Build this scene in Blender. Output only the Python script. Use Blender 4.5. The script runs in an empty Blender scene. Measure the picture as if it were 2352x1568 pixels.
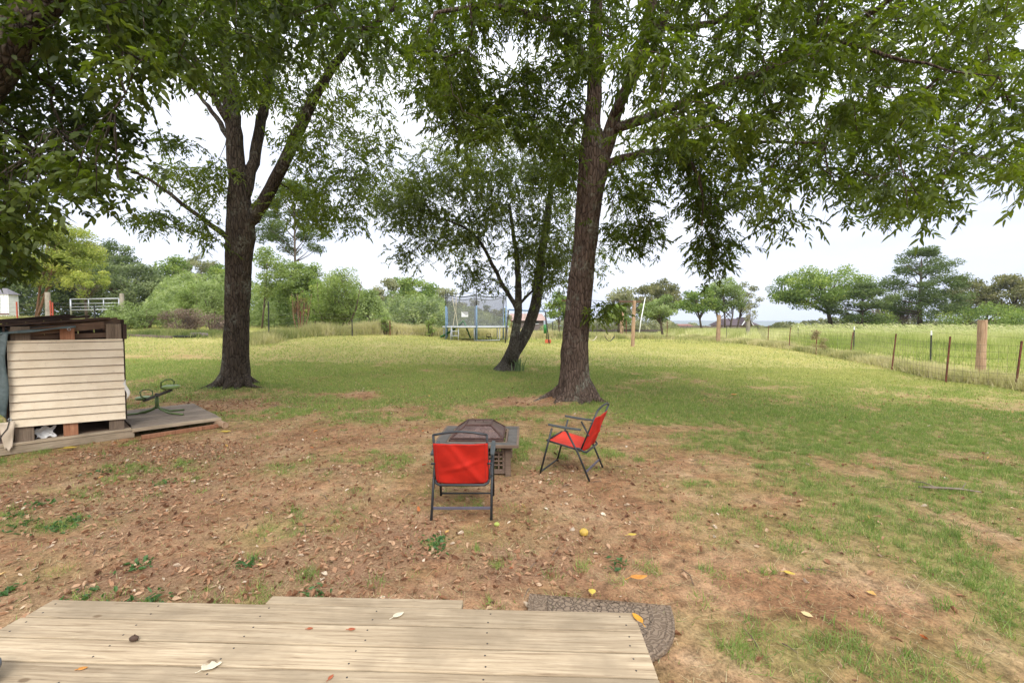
import bpy, math, random
import numpy as np
from mathutils import Vector, Matrix
R = math.radians
rng = np.random.default_rng(11)
random.seed(11)

# ------------------------------------------------------------------ camera, world, sun, exposure
F, CX, CY, HOR = 1045.3, 1176.0, 784.0, 743.0          # the photograph measured at 2352 x 1568
CAMZ = 1.72
PITCH = math.atan((CY - HOR) / F)
scene = bpy.context.scene
cd = bpy.data.cameras.new('camera'); cam = bpy.data.objects.new('camera', cd)
scene.collection.objects.link(cam); scene.camera = cam
cd.sensor_width = 36.0; cd.lens = 36.0 * F / 2352.0
cd.clip_start = 0.05; cd.clip_end = 30000
cam.location = (0, 0, CAMZ); cam.rotation_euler = (R(90) - PITCH, 0, 0)

SUN_EL, SUN_AZ = 40.0, 165.0      # azimuth clockwise from +Y
w = bpy.data.worlds.new('World'); scene.world = w; w.use_nodes = True
nt = w.node_tree; nt.nodes.clear()
def N(t, typ, **kw):
    n = t.nodes.new(typ)
    for k, v in kw.items():
        if k.startswith('i_'):
            key = k[2:]
            n.inputs[int(key) if key.isdigit() else key.replace('_', ' ')].default_value = v
        else: setattr(n, k, v)
    return n
def Lk(t, a, b): t.links.new(a, b)
out = N(nt, 'ShaderNodeOutputWorld'); bg = N(nt, 'ShaderNodeBackground')
sky = N(nt, 'ShaderNodeTexSky', sky_type='NISHITA', sun_disc=False)
sky.sun_elevation = R(SUN_EL); sky.sun_rotation = R(SUN_AZ)
sky.air_density = 1.0; sky.dust_density = 3.0
tc = N(nt, 'ShaderNodeTexCoord'); sep = N(nt, 'ShaderNodeSeparateXYZ')
Lk(nt, tc.outputs['Generated'], sep.inputs[0])
ramp = N(nt, 'ShaderNodeValToRGB')            # overcast sky: brighter overhead than at the horizon
cr = ramp.color_ramp
cr.elements[0].position = 0.0; cr.elements[0].color = (7.0, 7.1, 7.6, 1)
cr.elements[1].position = 1.0; cr.elements[1].color = (18.0, 18.2, 18.4, 1)
e = cr.elements.new(0.30); e.color = (7.7, 7.8, 8.15, 1)
e = cr.elements.new(0.62); e.color = (13.0, 13.1, 13.3, 1)
Lk(nt, sep.outputs['Z'], ramp.inputs['Fac'])
mp = N(nt, 'ShaderNodeMapping'); mp.inputs['Scale'].default_value = (1.3, 1.3, 7.0)
Lk(nt, tc.outputs['Generated'], mp.inputs[0])
nz = N(nt, 'ShaderNodeTexNoise', i_Scale=1.6, i_Detail=5.0, i_Roughness=0.5)
Lk(nt, mp.outputs[0], nz.inputs['Vector'])
r2 = N(nt, 'ShaderNodeValToRGB'); r2.color_ramp.elements[0].position = 0.30; r2.color_ramp.elements[1].position = 0.62
r2.color_ramp.elements[0].color = (0.80, 0.845, 0.975, 1); r2.color_ramp.elements[1].color = (1, 1, 1, 1)
Lk(nt, nz.outputs['Fac'], r2.inputs['Fac'])
mul = N(nt, 'ShaderNodeMix', data_type='RGBA', blend_type='MULTIPLY'); mul.inputs[0].default_value = 1.0
Lk(nt, ramp.outputs[0], mul.inputs[6]); Lk(nt, r2.outputs[0], mul.inputs[7])
mixs = N(nt, 'ShaderNodeMix', data_type='RGBA'); mixs.inputs[0].default_value = 0.92
Lk(nt, sky.outputs[0], mixs.inputs[6]); Lk(nt, mul.outputs[2], mixs.inputs[7])
Lk(nt, mixs.outputs[2], bg.inputs['Color']); bg.inputs['Strength'].default_value = 0.085
Lk(nt, bg.outputs[0], out.inputs[0])

sl = bpy.data.lights.new('sun', 'SUN'); so = bpy.data.objects.new('sun', sl); scene.collection.objects.link(so)
sl.energy = 1.5; sl.angle = R(22); sl.color = (1.0, 0.97, 0.92)
sd = Vector((math.sin(R(SUN_AZ)) * math.cos(R(SUN_EL)), math.cos(R(SUN_AZ)) * math.cos(R(SUN_EL)), math.sin(R(SUN_EL))))
so.rotation_euler = sd.to_track_quat('Z', 'Y').to_euler()
vs = scene.view_settings
vs.view_transform = 'Standard'; vs.look = 'None'; vs.gamma = 1.0; vs.use_curve_mapping = False
vs.exposure = 1.08
cy = scene.cycles
cy.max_bounces = 7; cy.diffuse_bounces = 4; cy.transmission_bounces = 5; cy.transparent_max_bounces = 12
cy.volume_bounces = 0; cy.use_denoising = True
cy.sample_clamp_indirect = 8.0

# ------------------------------------------------------------------ helpers
def ray(u, v):
    d = Vector(((u - CX), -(v - CY), -F)); d.rotate(cam.rotation_euler); return d
def at(u, v, Y):
    d = ray(u, v); k = Y / d.y
    return np.array([d.x * k, Y, CAMZ + d.z * k])
def sst(a, b, x):
    t = np.clip((np.asarray(x, float) - a) / (b - a), 0, 1); return t * t * (3 - 2 * t)
def H(x, y):
    x = np.asarray(x, float); y = np.asarray(y, float)
    B = (np.interp(x - 2, BX, BZ) + np.interp(x, BX, BZ) + np.interp(x + 2, BX, BZ)) / 3
    z = sst(8, 28, y) * B
    z = z - 22.0 * sst(75, 420, y) * sst(-40, 10, x) - 6.0 * sst(150, 600, y) * (1 - sst(-40, 10, x))
    return z
BX = [-90, -60, -34, -18, -11, -2, 6, 14, 40, 90]
BZ = [3.0, 2.6, 1.9, 1.4, 1.22, .70, .52, .34, .25, .1]
def G(u, v):
    d = ray(u, v); lo, hi = 0.5, 0.5
    while hi < 400 and CAMZ + d.z / d.y * hi > float(H(d.x / d.y * hi, hi)): hi *= 1.03
    for _ in range(30):
        m = (lo + hi) / 2
        if CAMZ + d.z / d.y * m > float(H(d.x / d.y * m, m)): lo = m
        else: hi = m
    return np.array([d.x / d.y * hi, hi, float(H(d.x / d.y * hi, hi))])
def gp(x, y, dz=0.0): return np.array([x, y, float(H(x, y)) + dz])

def vnoise(x, y, s=0):
    x = np.asarray(x, float); y = np.asarray(y, float)
    xi = np.floor(x).astype(np.int64); yi = np.floor(y).astype(np.int64); fx = x - xi; fy = y - yi
    fx = fx * fx * (3 - 2 * fx); fy = fy * fy * (3 - 2 * fy)
    def h(a, b):
        n = (a * 374761393 + b * 668265263 + s * 974634777) & 0xffffffff
        n = ((n ^ (n >> 13)) * 1274126177) & 0xffffffff
        return ((n ^ (n >> 16)) & 0xffff) / 65535.0
    return (h(xi, yi) * (1 - fx) + h(xi + 1, yi) * fx) * (1 - fy) + (h(xi, yi + 1) * (1 - fx) + h(xi + 1, yi + 1) * fx) * fy
def fbm(x, y, s=0, o=4):
    a, t, f = 0.5, 0, 1.0; tot = 0
    for i in range(o):
        t = t + a * vnoise(x * f + 17.3 * i, y * f - 9.1 * i, s + i); tot += a; a *= .55; f *= 2.05
    return t / tot

COL = scene.collection
def link(o, parent=None):
    COL.objects.link(o)
    if parent is not None: o.parent = parent
    return o
def tag(o, label=None, cat=None, group=None, kind=None):
    if label: o['label'] = label
    if cat: o['category'] = cat
    if group: o['group'] = group
    if kind: o['kind'] = kind
    return o
def empty(name, loc=(0, 0, 0), rz=0.0, label=None, cat=None, group=None):
    o = bpy.data.objects.new(name, None); link(o); o.location = loc; o.rotation_euler = (0, 0, rz)
    o.empty_display_size = .2
    return tag(o, label, cat, group)
def npmesh(name, V, Fc, mat, parent=None, tint=None, smooth=False):
    V = np.asarray(V, np.float32); Fc = np.asarray(Fc, np.int32); k = Fc.shape[1]
    me = bpy.data.meshes.new(name)
    me.vertices.add(len(V)); me.vertices.foreach_set('co', V.ravel())
    me.loops.add(Fc.size); me.loops.foreach_set('vertex_index', Fc.ravel())
    me.polygons.add(len(Fc)); me.polygons.foreach_set('loop_start', np.arange(0, Fc.size, k, dtype=np.int32))
    me.polygons.foreach_set('use_smooth', np.full(len(Fc), smooth))
    me.update(calc_edges=True)
    if tint is not None:
        a = me.attributes.new('tint', 'FLOAT', 'POINT'); a.data.foreach_set('value', np.asarray(tint, np.float32))
    if mat is not None: me.materials.append(mat)
    return link(bpy.data.objects.new(name, me), parent)
def blades_np(pts, lists): pass

class MB:
    """collects simple solids and links them as one mesh"""
    def __init__(s): s.v = []; s.f = []; s.t = []
    def add(s, vs, fs, tint=None):
        b = len(s.v); s.v += [tuple(map(float, p)) for p in vs]; s.f += [tuple(b + i for i in f) for f in fs]
        t = random.random() if tint is None else tint
        s.t += [t] * len(vs); return s
    def box(s, c, d, rz=0, rx=0, ry=0, tint=None):
        m = Matrix.Translation(Vector(c)) @ Matrix.Rotation(rz, 4, 'Z') @ Matrix.Rotation(ry, 4, 'Y') @ Matrix.Rotation(rx, 4, 'X')
        x, y, z = d[0] / 2, d[1] / 2, d[2] / 2
        vs = [m @ Vector(p) for p in ((-x, -y, -z), (x, -y, -z), (x, y, -z), (-x, y, -z), (-x, -y, z), (x, -y, z), (x, y, z), (-x, y, z))]
        return s.add(vs, [(0, 3, 2, 1), (4, 5, 6, 7), (0, 1, 5, 4), (1, 2, 6, 5), (2, 3, 7, 6), (3, 0, 4, 7)], tint)
    def beam(s, a, b, wd, th, up=(0, 0, 1), tint=None):
        a = Vector(a); b = Vector(b); d = (b - a).normalized(); u = Vector(up)
        sd_ = d.cross(u).normalized(); u = sd_.cross(d).normalized()
        vs = []
        for p in (a, b):
            for i, j in ((-1, -1), (1, -1), (1, 1), (-1, 1)): vs.append(p + sd_ * wd / 2 * i + u * th / 2 * j)
        return s.add(vs, [(0, 1, 2, 3), (7, 6, 5, 4), (0, 4, 5, 1), (1, 5, 6, 2), (2, 6, 7, 3), (3, 7, 4, 0)], tint)
    def tube(s, pts, rad, n=8, tint=None, caps=True):
        pts = [Vector(p) for p in pts]; k = len(pts)
        rad = [rad] * k if not hasattr(rad, '__len__') else rad
        tang = [(pts[min(i + 1, k - 1)] - pts[max(i - 1, 0)]).normalized() for i in range(k)]
        ref = Vector((0, 0, 1)) if abs(tang[0].z) < .9 else Vector((1, 0, 0))
        nx = tang[0].cross(ref).normalized(); vs = []
        for i in range(k):
            nx = (nx - tang[i] * nx.dot(tang[i])).normalized(); ny = tang[i].cross(nx)
            for j in range(n):
                a = 2 * math.pi * j / n; vs.append(pts[i] + (nx * math.cos(a) + ny * math.sin(a)) * rad[i])
        fs = [(i * n + j, i * n + (j + 1) % n, (i + 1) * n + (j + 1) % n, (i + 1) * n + j) for i in range(k - 1) for j in range(n)]
        if caps: fs += [tuple(reversed(range(n))), tuple(range((k - 1) * n, k * n))]
        return s.add(vs, fs, tint)
    def lathe(s, prof, c=(0, 0, 0), n=20, tint=None):
        vs = []; k = len(prof)
        for r, z in prof:
            for j in range(n):
                a = 2 * math.pi * j / n; vs.append((c[0] + r * math.cos(a), c[1] + r * math.sin(a), c[2] + z))
        fs = [(i * n + j, i * n + (j + 1) % n, (i + 1) * n + (j + 1) % n, (i + 1) * n + j) for i in range(k - 1) for j in range(n)]
        fs += [tuple(reversed(range(n))), tuple(range((k - 1) * n, k * n))]
        return s.add(vs, fs, tint)
    def build(s, name, mat, parent=None, bevel=0, smooth=False, solid=0):
        me = bpy.data.meshes.new(name); me.from_pydata(s.v, [], s.f); me.update()
        a = me.attributes.new('tint', 'FLOAT', 'POINT'); a.data.foreach_set('value', s.t)
        me.materials.append(mat)
        if smooth: me.polygons.foreach_set('use_smooth', [True] * len(me.polygons))
        o = link(bpy.data.objects.new(name, me), parent)
        if solid: m = o.modifiers.new('solid', 'SOLIDIFY'); m.thickness = solid; m.offset = 0
        if bevel: m = o.modifiers.new('bevel', 'BEVEL'); m.width = bevel; m.segments = 2; m.limit_method = 'ANGLE'
        return o
def copy_tree(o, parent=None):
    c = o.copy(); COL.objects.link(c); c.parent = parent
    for ch in [x for x in COL.objects if x.parent == o]: copy_tree(ch, c)
    return c

# ------------------------------------------------------------------ materials
def newmat(name):
    m = bpy.data.materials.new(name); m.use_nodes = True; t = m.node_tree
    return m, t, t.nodes['Principled BSDF'], t.nodes['Material Output']
def rampn(t, stops, fac=None):
    r = N(t, 'ShaderNodeValToRGB'); c = r.color_ramp
    c.elements[0].position, c.elements[0].color = stops[0][0], (*stops[0][1], 1)
    c.elements[1].position, c.elements[1].color = stops[-1][0], (*stops[-1][1], 1)
    for p, col in stops[1:-1]: e = c.elements.new(p); e.color = (*col, 1)
    if fac is not None: Lk(t, fac, r.inputs['Fac'])
    return r
def noise(t, scale, detail=4, rough=.5, vec=None, dist=0):
    n = N(t, 'ShaderNodeTexNoise', i_Scale=scale, i_Detail=detail, i_Roughness=rough, i_Distortion=dist)
    if vec is not None: Lk(t, vec, n.inputs['Vector'])
    return n
def mixc(t, a, b, fac, mode='MIX'):
    m = N(t, 'ShaderNodeMix', data_type='RGBA', blend_type=mode)
    for s, i in ((a, 6), (b, 7), (fac, 0)):
        if hasattr(s, 'is_linked') or hasattr(s, 'links'): Lk(t, s, m.inputs[i])
        else: m.inputs[i].default_value = s if i == 0 else (*s, 1)
    return m.outputs[2]
def math_(t, op, a, b=0.0):
    m = N(t, 'ShaderNodeMath', operation=op)
    for s, i in ((a, 0), (b, 1)):
        if hasattr(s, 'links'): Lk(t, s, m.inputs[i])
        else: m.inputs[i].default_value = s
    return m.outputs[0]
def bump(t, p, h, strength=.4, dist=.01):
    b = N(t, 'ShaderNodeBump', i_Strength=strength, i_Distance=dist); Lk(t, h, b.inputs['Height']); Lk(t, b.outputs[0], p.inputs['Normal']); return b
def attr(t, name='tint'):
    return N(t, 'ShaderNodeAttribute', attribute_name=name).outputs['Fac']
def plain(name, col, rough=.6, metal=0, var=.25, scale=12, spec=.4):
    m, t, p, o = newmat(name)
    c = N(t, 'ShaderNodeTexCoord'); n = noise(t, scale, 5, .6, c.outputs['Object'])
    d = tuple(x * (1 - var) for x in col); l = tuple(min(1, x * (1 + var * .6)) for x in col)
    r = rampn(t, [(.3, d), (.7, l)], n.outputs['Fac'])
    Lk(t, r.outputs[0], p.inputs['Base Color']); p.inputs['Roughness'].default_value = rough; p.inputs['Metallic'].default_value = metal
    p.inputs['Specular IOR Level'].default_value = spec
    bump(t, p, n.outputs['Fac'], .15, .004); return m
def wood(name, dark, mid, light, axis=0, rough=.75, knots=False, scale=1.0):
    m, t, p, o = newmat(name)
    c = N(t, 'ShaderNodeTexCoord'); tn = attr(t)
    off = N(t, 'ShaderNodeCombineXYZ'); k = math_(t, 'MULTIPLY', tn, 41.0)
    for i in range(3): Lk(t, k, off.inputs[i])
    va = N(t, 'ShaderNodeVectorMath', operation='ADD'); Lk(t, c.outputs['Object'], va.inputs[0]); Lk(t, off.outputs[0], va.inputs[1])
    mp = N(t, 'ShaderNodeMapping'); sc = [22 * scale] * 3; sc[axis] = 1.1 * scale; mp.inputs['Scale'].default_value = sc
    Lk(t, va.outputs[0], mp.inputs[0])
    g = noise(t, 2.2, 6, .62, mp.outputs[0], .6)
    g2 = noise(t, 9.0, 3, .6, mp.outputs[0], .2)
    blot = noise(t, 2.3, 4, .6, va.outputs[0])
    mpf = N(t, 'ShaderNodeMapping'); sf = [75 * scale] * 3; sf[axis] = 2.2 * scale; mpf.inputs['Scale'].default_value = sf; Lk(t, va.outputs[0], mpf.inputs[0])
    gf = noise(t, 1.6, 5, .7, mpf.outputs[0], .3)
    r0 = rampn(t, [(.28, dark), (.47, mid), (.72, light)], g.outputs['Fac'])
    class _o: pass
    r = _o(); r.outputs = [mixc(t, r0.outputs[0], rampn(t, [(.34, (.52, .47, .42)), (.48, (.98, .98, .98)), (.66, (1.12, 1.12, 1.12))], gf.outputs['Fac']).outputs[0], .8, 'MULTIPLY')]
    col = mixc(t, r.outputs[0], tuple(x * .68 for x in mid), math_(t, 'MULTIPLY', rampn(t, [(.46, (0, 0, 0)), (.66, (1, 1, 1))], blot.outputs['Fac']).outputs[0], .8))
    col = mixc(t, col, tuple(x * .5 for x in dark), math_(t, 'MULTIPLY', rampn(t, [(.6, (0, 0, 0)), (.68, (1, 1, 1))], g2.outputs['Fac']).outputs[0], .45))
    hs = N(t, 'ShaderNodeHueSaturation'); Lk(t, col, hs.inputs['Color'])
    Lk(t, math_(t, 'ADD', math_(t, 'MULTIPLY', tn, .30), .83), hs.inputs['Value'])
    cc = hs.outputs[0]
    if knots:
        mk = N(t, 'ShaderNodeMapping'); s3 = [5.5] * 3; s3[axis] = 3.0; mk.inputs['Scale'].default_value = s3; Lk(t, va.outputs[0], mk.inputs[0])
        vo = N(t, 'ShaderNodeTexVoronoi', i_Scale=1.0); Lk(t, mk.outputs[0], vo.inputs['Vector'])
        cc = mixc(t, cc, (.12, .075, .04), rampn(t, [(.05, (.75, .75, .75)), (.085, (0, 0, 0))], vo.outputs['Distance']).outputs[0])
    Lk(t, cc, p.inputs['Base Color']); p.inputs['Roughness'].default_value = rough; p.inputs['Specular IOR Level'].default_value = .25
    bump(t, p, g.outputs['Fac'], .5, .004); return m
def leafmat(name, stops, trans=.45, tcol=(1.5, 1.7, .6), rough=.5):
    m, t, p, o = newmat(name)
    r = rampn(t, stops, attr(t))
    Lk(t, r.outputs[0], p.inputs['Base Color']); p.inputs['Roughness'].default_value = rough; p.inputs['Specular IOR Level'].default_value = .3
    tr = N(t, 'ShaderNodeBsdfTranslucent'); Lk(t, mixc(t, r.outputs[0], tcol, 1.0, 'MULTIPLY'), tr.inputs[0])
    ms = N(t, 'ShaderNodeMixShader'); ms.inputs[0].default_value = trans
    Lk(t, p.outputs[0], ms.inputs[1]); Lk(t, tr.outputs[0], ms.inputs[2]); Lk(t, ms.outputs[0], o.inputs[0]); return m
def barkmat(name, dark, light, lichen=.25, scale=1.0):
    m, t, p, o = newmat(name); c = N(t, 'ShaderNodeTexCoord')
    mp = N(t, 'ShaderNodeMapping'); mp.inputs['Scale'].default_value = (7 * scale, 7 * scale, 1.2 * scale); Lk(t, c.outputs['Object'], mp.inputs[0])
    n1 = noise(t, 2.4, 6, .65, mp.outputs[0], .8); n2 = noise(t, 1.7, 5, .6, c.outputs['Object']); n3 = noise(t, 16, 4, .7, c.outputs['Object'])
    mp2 = N(t, 'ShaderNodeMapping'); mp2.inputs['Scale'].default_value = (13 * scale, 13 * scale, 3.2 * scale); Lk(t, c.outputs['Object'], mp2.inputs[0])
    vo = N(t, 'ShaderNodeTexVoronoi', feature='DISTANCE_TO_EDGE', i_Scale=1.4); Lk(t, mp2.outputs[0], vo.inputs['Vector'])
    r = rampn(t, [(.30, dark), (.5, tuple((a + b) / 2 for a, b in zip(dark, light))), (.70, light)], n1.outputs['Fac'])
    col = mixc(t, r.outputs[0], tuple(x * .45 for x in dark), rampn(t, [(.0, (.9, .9, .9)), (.10, (0, 0, 0))], vo.outputs['Distance']).outputs[0])
    lm = math_(t, 'MULTIPLY', rampn(t, [(.52, (0, 0, 0)), (.62, (1, 1, 1))], n2.outputs['Fac']).outputs[0], rampn(t, [(.45, (0, 0, 0)), (.6, (1, 1, 1))], n3.outputs['Fac']).outputs[0])
    col = mixc(t, col, (.27, .28, .22), math_(t, 'MULTIPLY', lm, lichen * 2.2))
    Lk(t, col, p.inputs['Base Color']); p.inputs['Roughness'].default_value = .95; p.inputs['Specular IOR Level'].default_value = .1
    hh = math_(t, 'ADD', n1.outputs['Fac'], math_(t, 'MULTIPLY', rampn(t, [(0, (0, 0, 0)), (.25, (1, 1, 1))], vo.outputs['Distance']).outputs[0], .7))
    bump(t, p, hh, 1.0, .03); return m

M = {}
M['bark_dark'] = barkmat('bark_dark', (.034, .026, .019), (.12, .092, .070), .25)
M['bark_red'] = barkmat('bark_red', (.062, .042, .032), (.19, .135, .105), .34)
M['bark_grey'] = barkmat('bark_grey', (.05, .042, .034), (.17, .15, .125), .5, 1.4)
M['bark_far'] = plain('bark_far', (.13, .10, .075), .9, var=.4, scale=3, spec=.1)
M['bark_rust'] = plain('bark_rust', (.24, .135, .085), .9, var=.3, scale=5, spec=.1)
M['leaf'] = leafmat('pecan_leaf', [(0, (.042, .058, .012)), (.5, (.088, .120, .022)), (1, (.160, .195, .035))], .52, (1.5, 1.65, .35))
M['leaf_mid'] = leafmat('pecan_leaf_open', [(0, (.060, .080, .022)), (.5, (.110, .140, .040)), (1, (.18, .205, .065))], .48, (1.5, 1.6, .5))
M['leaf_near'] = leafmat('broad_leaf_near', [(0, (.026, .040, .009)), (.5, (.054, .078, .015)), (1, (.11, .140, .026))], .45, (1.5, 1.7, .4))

# ------------------------------------------------------------------ ground masks
def blob(x, y, c, rx, ry, rot=0.0):
    dx = x - c[0]; dy = y - c[1]; a = math.cos(rot); b = math.sin(rot)
    return np.exp(-(((dx * a + dy * b) / rx) ** 2 + ((-dx * b + dy * a) / ry) ** 2))
gpx = lambda u, v: G(u, v)[:2]
DIRT = [(gpx(740, 1015), 1.1, .7, .9), (gpx(980, 985), .8, .45, .35), (gpx(1230, 925), .8, .5, 1.1), (gpx(1120, 1140), .7, .5, .25), (gpx(1600, 985), 1.3, .35, .55),
        (gpx(1740, 1340), .75, .35, .7), (gpx(1960, 1380), .6, .4, .6), (gpx(1700, 1540), .4, .3, .35), (gpx(900, 1370), .6, .2, .5), (gpx(950, 1200), .35, .2, .5),
        (gpx(1400, 1130), 1.2, .5, .25), (gpx(2140, 1345), .5, .3, .3), (gpx(2100, 1055), 1.0, .3, .35), (gpx(1450, 1010), .9, .3, .35), (gpx(820, 912), 1.0, .45, .55), (gpx(490, 930), 1.2, .7, .7), (gpx(1750, 1160), 1.3, .35, .35), (gpx(1165, 850), .9, .6, .5), (gpx(390, 819), 3.2, .4, .55), (gpx(1000, 800), 2.6, .6, .4), (gpx(1600, 818), 1.6, .4, .3), (gpx(640, 838), 1.0, .3, .35), (gpx(780, 905), .8, .3, .4), (gpx(1120, 800), 2.2, .5, .35), (gpx(1330, 800), 2.0, .5, .35), (gpx(1880, 890), .9, .12, .5)]
GREEN = [(gpx(1750, 960), 2.5, 1.6, .5), (gpx(2000, 1000), 2.2, 1.4, .35), (gpx(1450, 930), 1.2, 1.2, .3), (gpx(1000, 900), 3.0, 1.6, .25), (gpx(2050, 1230), .35, 1.4, .5), (gpx(2250, 1330), .5, .3, .5),
         (gpx(1880, 1180), 1.1, .25, .4), (gpx(1900, 1120), 1.1, .25, .35), (gpx(400, 845), 3, 1.2, .5), (gpx(1560, 1430), .5, .18, .25), (gpx(1100, 1010), .7, .5, .4), (gpx(330, 1080), .7, .3, .3),
         (gpx(1820, 1500), .4, .25, .4), (gpx(2100, 1150), 2, .3, .25), (gpx(100, 1200), .8, .25, .35), (gpx(700, 880), 2, .8, .3)]
def greenmask(x, y):
    b = np.interp(y, [1, 3, 4.5, 6, 7.5, 9, 11, 14, 60], [.25, .27, .31, .40, .49, .58, .72, .88, .9])
    b = b + .26 * sst(.4, 2.6, x / np.maximum(y, 1) * 3) * (1 - sst(7, 10, y)) - .10 * sst(-.2, -2.2, x / np.maximum(y, 1) * 3) * (1 - sst(6, 9, y))
    for c, rx, ry, k in DIRT: b = b - k * blob(x, y, c, rx, ry)
    for c, rx, ry, k in GREEN: b = b + k * blob(x, y, c, rx, ry)
    n = fbm(x * 1.1, y * 1.1, 3, 5) * .65 + fbm(x * 4.3, y * 4.3, 9, 3) * .35
    return np.clip((b - .5) * 1.0 + .5 + (n - .5) * 2.3, 0, 1)
def drymask(x, y):        # sun-bleached strip of the open lawn
    d = .95 * sst(12, 26, y) + .55 * sst(4, 9, x) * sst(8.5, 12, y + .25 * (x - 6))
    return np.clip(d * (.55 + .9 * fbm(x * .35, y * .5, 21, 4)), 0, 1)
LITTER = [(gpx(150, 1150), 1.6, 1.1, 1.0), (gpx(380, 1040), 1.3, .6, .8), (gpx(700, 1270), 1.6, .8, .8), (gpx(1000, 1270), 1.0, .5, .7), (gpx(420, 1300), 1.6, .5, .5), (gpx(1250, 920), .8, .5, .7),
          (gpx(900, 1080), 1.5, 1.0, .35), (gpx(1350, 1090), 1.1, .6, .35), (gpx(1250, 1300), .6, .3, .5), (gpx(520, 925), 1.6, .6, .5), (gpx(1500, 1180), 1, .5, .2)]
def littermask(x, y):
    b = .08 + .12 * sst(1.5, -1.5, x)
    for c, rx, ry, k in LITTER: b = b + k * blob(x, y, c, rx, ry)
    return np.clip(b * (-.75 + 3.1 * fbm(x * 1.9, y * 1.9, 33, 4)), 0.02, 1.3) * (1 - sst(9, 14, y) * .85)

# ------------------------------------------------------------------ ground sheet
def ground():
    def axis(lo, hi, step, far, n):
        a = np.arange(lo, hi, step); g = np.geomspace(step, far, n)
        return a, g
    xs = np.concatenate([-9 - np.geomspace(.12, 5200, 120)[::-1], np.arange(-9, 12, .06), 12 + np.geomspace(.12, 5200, 120)])
    ys = np.concatenate([-3 - np.geomspace(.5, 300, 12)[::-1], np.arange(-3, 1.5, .3), np.arange(1.5, 12, .055), 12 + np.geomspace(.1, 6000, 150)])
    X, Y = np.meshgrid(xs, ys); x = X.ravel(); y = Y.ravel()
    near = (1 - sst(14, 30, y))
    z = H(x, y) + near * ((fbm(x * .9, y * .9, 51, 3) - .5) * .05 + (fbm(x * 7, y * 7, 52, 3) - .5) * .022)
    for b, r_, h_ in ((gpx(540, 895), .9, .10), (gpx(1325, 915), .9, .14), (gpx(1165, 848), .7, .1)):
        z = z + h_ * blob(x, y, b, r_, r_)
    z = np.where((x > -9) & (x < 12) & (y > 1) & (y < 12), z, H(x, y) + near * (fbm(x * .9, y * .9, 51, 3) - .5) * .05)
    nx, ny = len(xs), len(ys)
    i = np.arange(nx * ny).reshape(ny, nx)
    Fq = np.stack([i[:-1, :-1], i[:-1, 1:], i[1:, 1:], i[1:, :-1]], -1).reshape(-1, 4)
    m, t, p, o = newmat('ground_soil')
    c = N(t, 'ShaderNodeTexCoord'); P = c.outputs['Object']
    n1 = noise(t, 1.4, 7, .62, P); n2 = noise(t, 9, 8, .72, P, .4); n3 = noise(t, 55, 6, .75, P); n4 = noise(t, .35, 5, .55, P)
    dirt = rampn(t, [(.30, (.20, .098, .050)), (.46, (.31, .165, .088)), (.60, (.40, .245, .142)), (.74, (.49, .345, .22))], n1.outputs['Fac'])
    d2 = mixc(t, dirt.outputs[0], rampn(t, [(.36, (.30, .30, .26)), (.50, (.88, .9, .84)), (.66, (1.35, 1.32, 1.22))], n2.outputs['Fac']).outputs[0], .75, 'MULTIPLY')
    d3 = mixc(t, d2, rampn(t, [(.32, (.35, .33, .3)), (.50, (1, 1, 1)), (.70, (1.45, 1.42, 1.35))], n3.outputs['Fac']).outputs[0], .8, 'MULTIPLY')
    thatch = rampn(t, [(.30, (.10, .09, .028)), (.5, (.235, .21, .07)), (.7, (.40, .33, .14))], n2.outputs['Fac'])
    th2 = mixc(t, thatch.outputs[0], rampn(t, [(.32, (.45, .45, .4)), (.5, (1, 1, 1)), (.7, (1.4, 1.35, 1.3))], n3.outputs['Fac']).outputs[0], .8, 'MULTIPLY')
    col = mixc(t, d3, th2, attr(t, 'green'))
    lawn = rampn(t, [(.32, (.27, .25, .085)), (.5, (.38, .345, .13)), (.68, (.50, .42, .19))], noise(t, 3.0, 8, .7, P).outputs['Fac'])
    l2 = mixc(t, lawn.outputs[0], rampn(t, [(.32, (.6, .65, .5)), (.6, (1.15, 1.12, 1.05))], noise(t, 14, 6, .7, P).outputs['Fac']).outputs[0], .8, 'MULTIPLY')
    col = mixc(t, col, l2, attr(t, 'dry'))
    field = rampn(t, [(.35, (.09, .11, .04)), (.55, (.16, .17, .06)), (.7, (.22, .20, .09))], n4.outputs['Fac'])
    col = mixc(t, col, field.outputs[0], attr(t, 'far'))
    litc = mixc(t, (.15, .075, .045), (.30, .19, .12), rampn(t, [(.4, (0, 0, 0)), (.6, (1, 1, 1))], n3.outputs['Fac']).outputs[0])
    col = mixc(t, col, litc, math_(t, 'MULTIPLY', attr(t, 'litter'), .55))
    Lk(t, col, p.inputs['Base Color']); p.inputs['Roughness'].default_value = .95; p.inputs['Specular IOR Level'].default_value = .1
    hh = math_(t, 'ADD', n2.outputs['Fac'], math_(t, 'MULTIPLY', n3.outputs['Fac'], .5)); bump(t, p, hh, .8, .03)
    g = npmesh('ground', np.stack([x, y, z], 1), Fq, m, smooth=True); tag(g, kind='structure')
    for nm, a in (('green', greenmask(x, y)), ('dry', drymask(x, y)), ('litter', littermask(x, y)), ('far', sst(45, 80, y))):
        at_ = g.data.attributes.new(nm, 'FLOAT', 'POINT'); at_.data.foreach_set('value', a.astype(np.float32))
    return g
GRD = ground()

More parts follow.
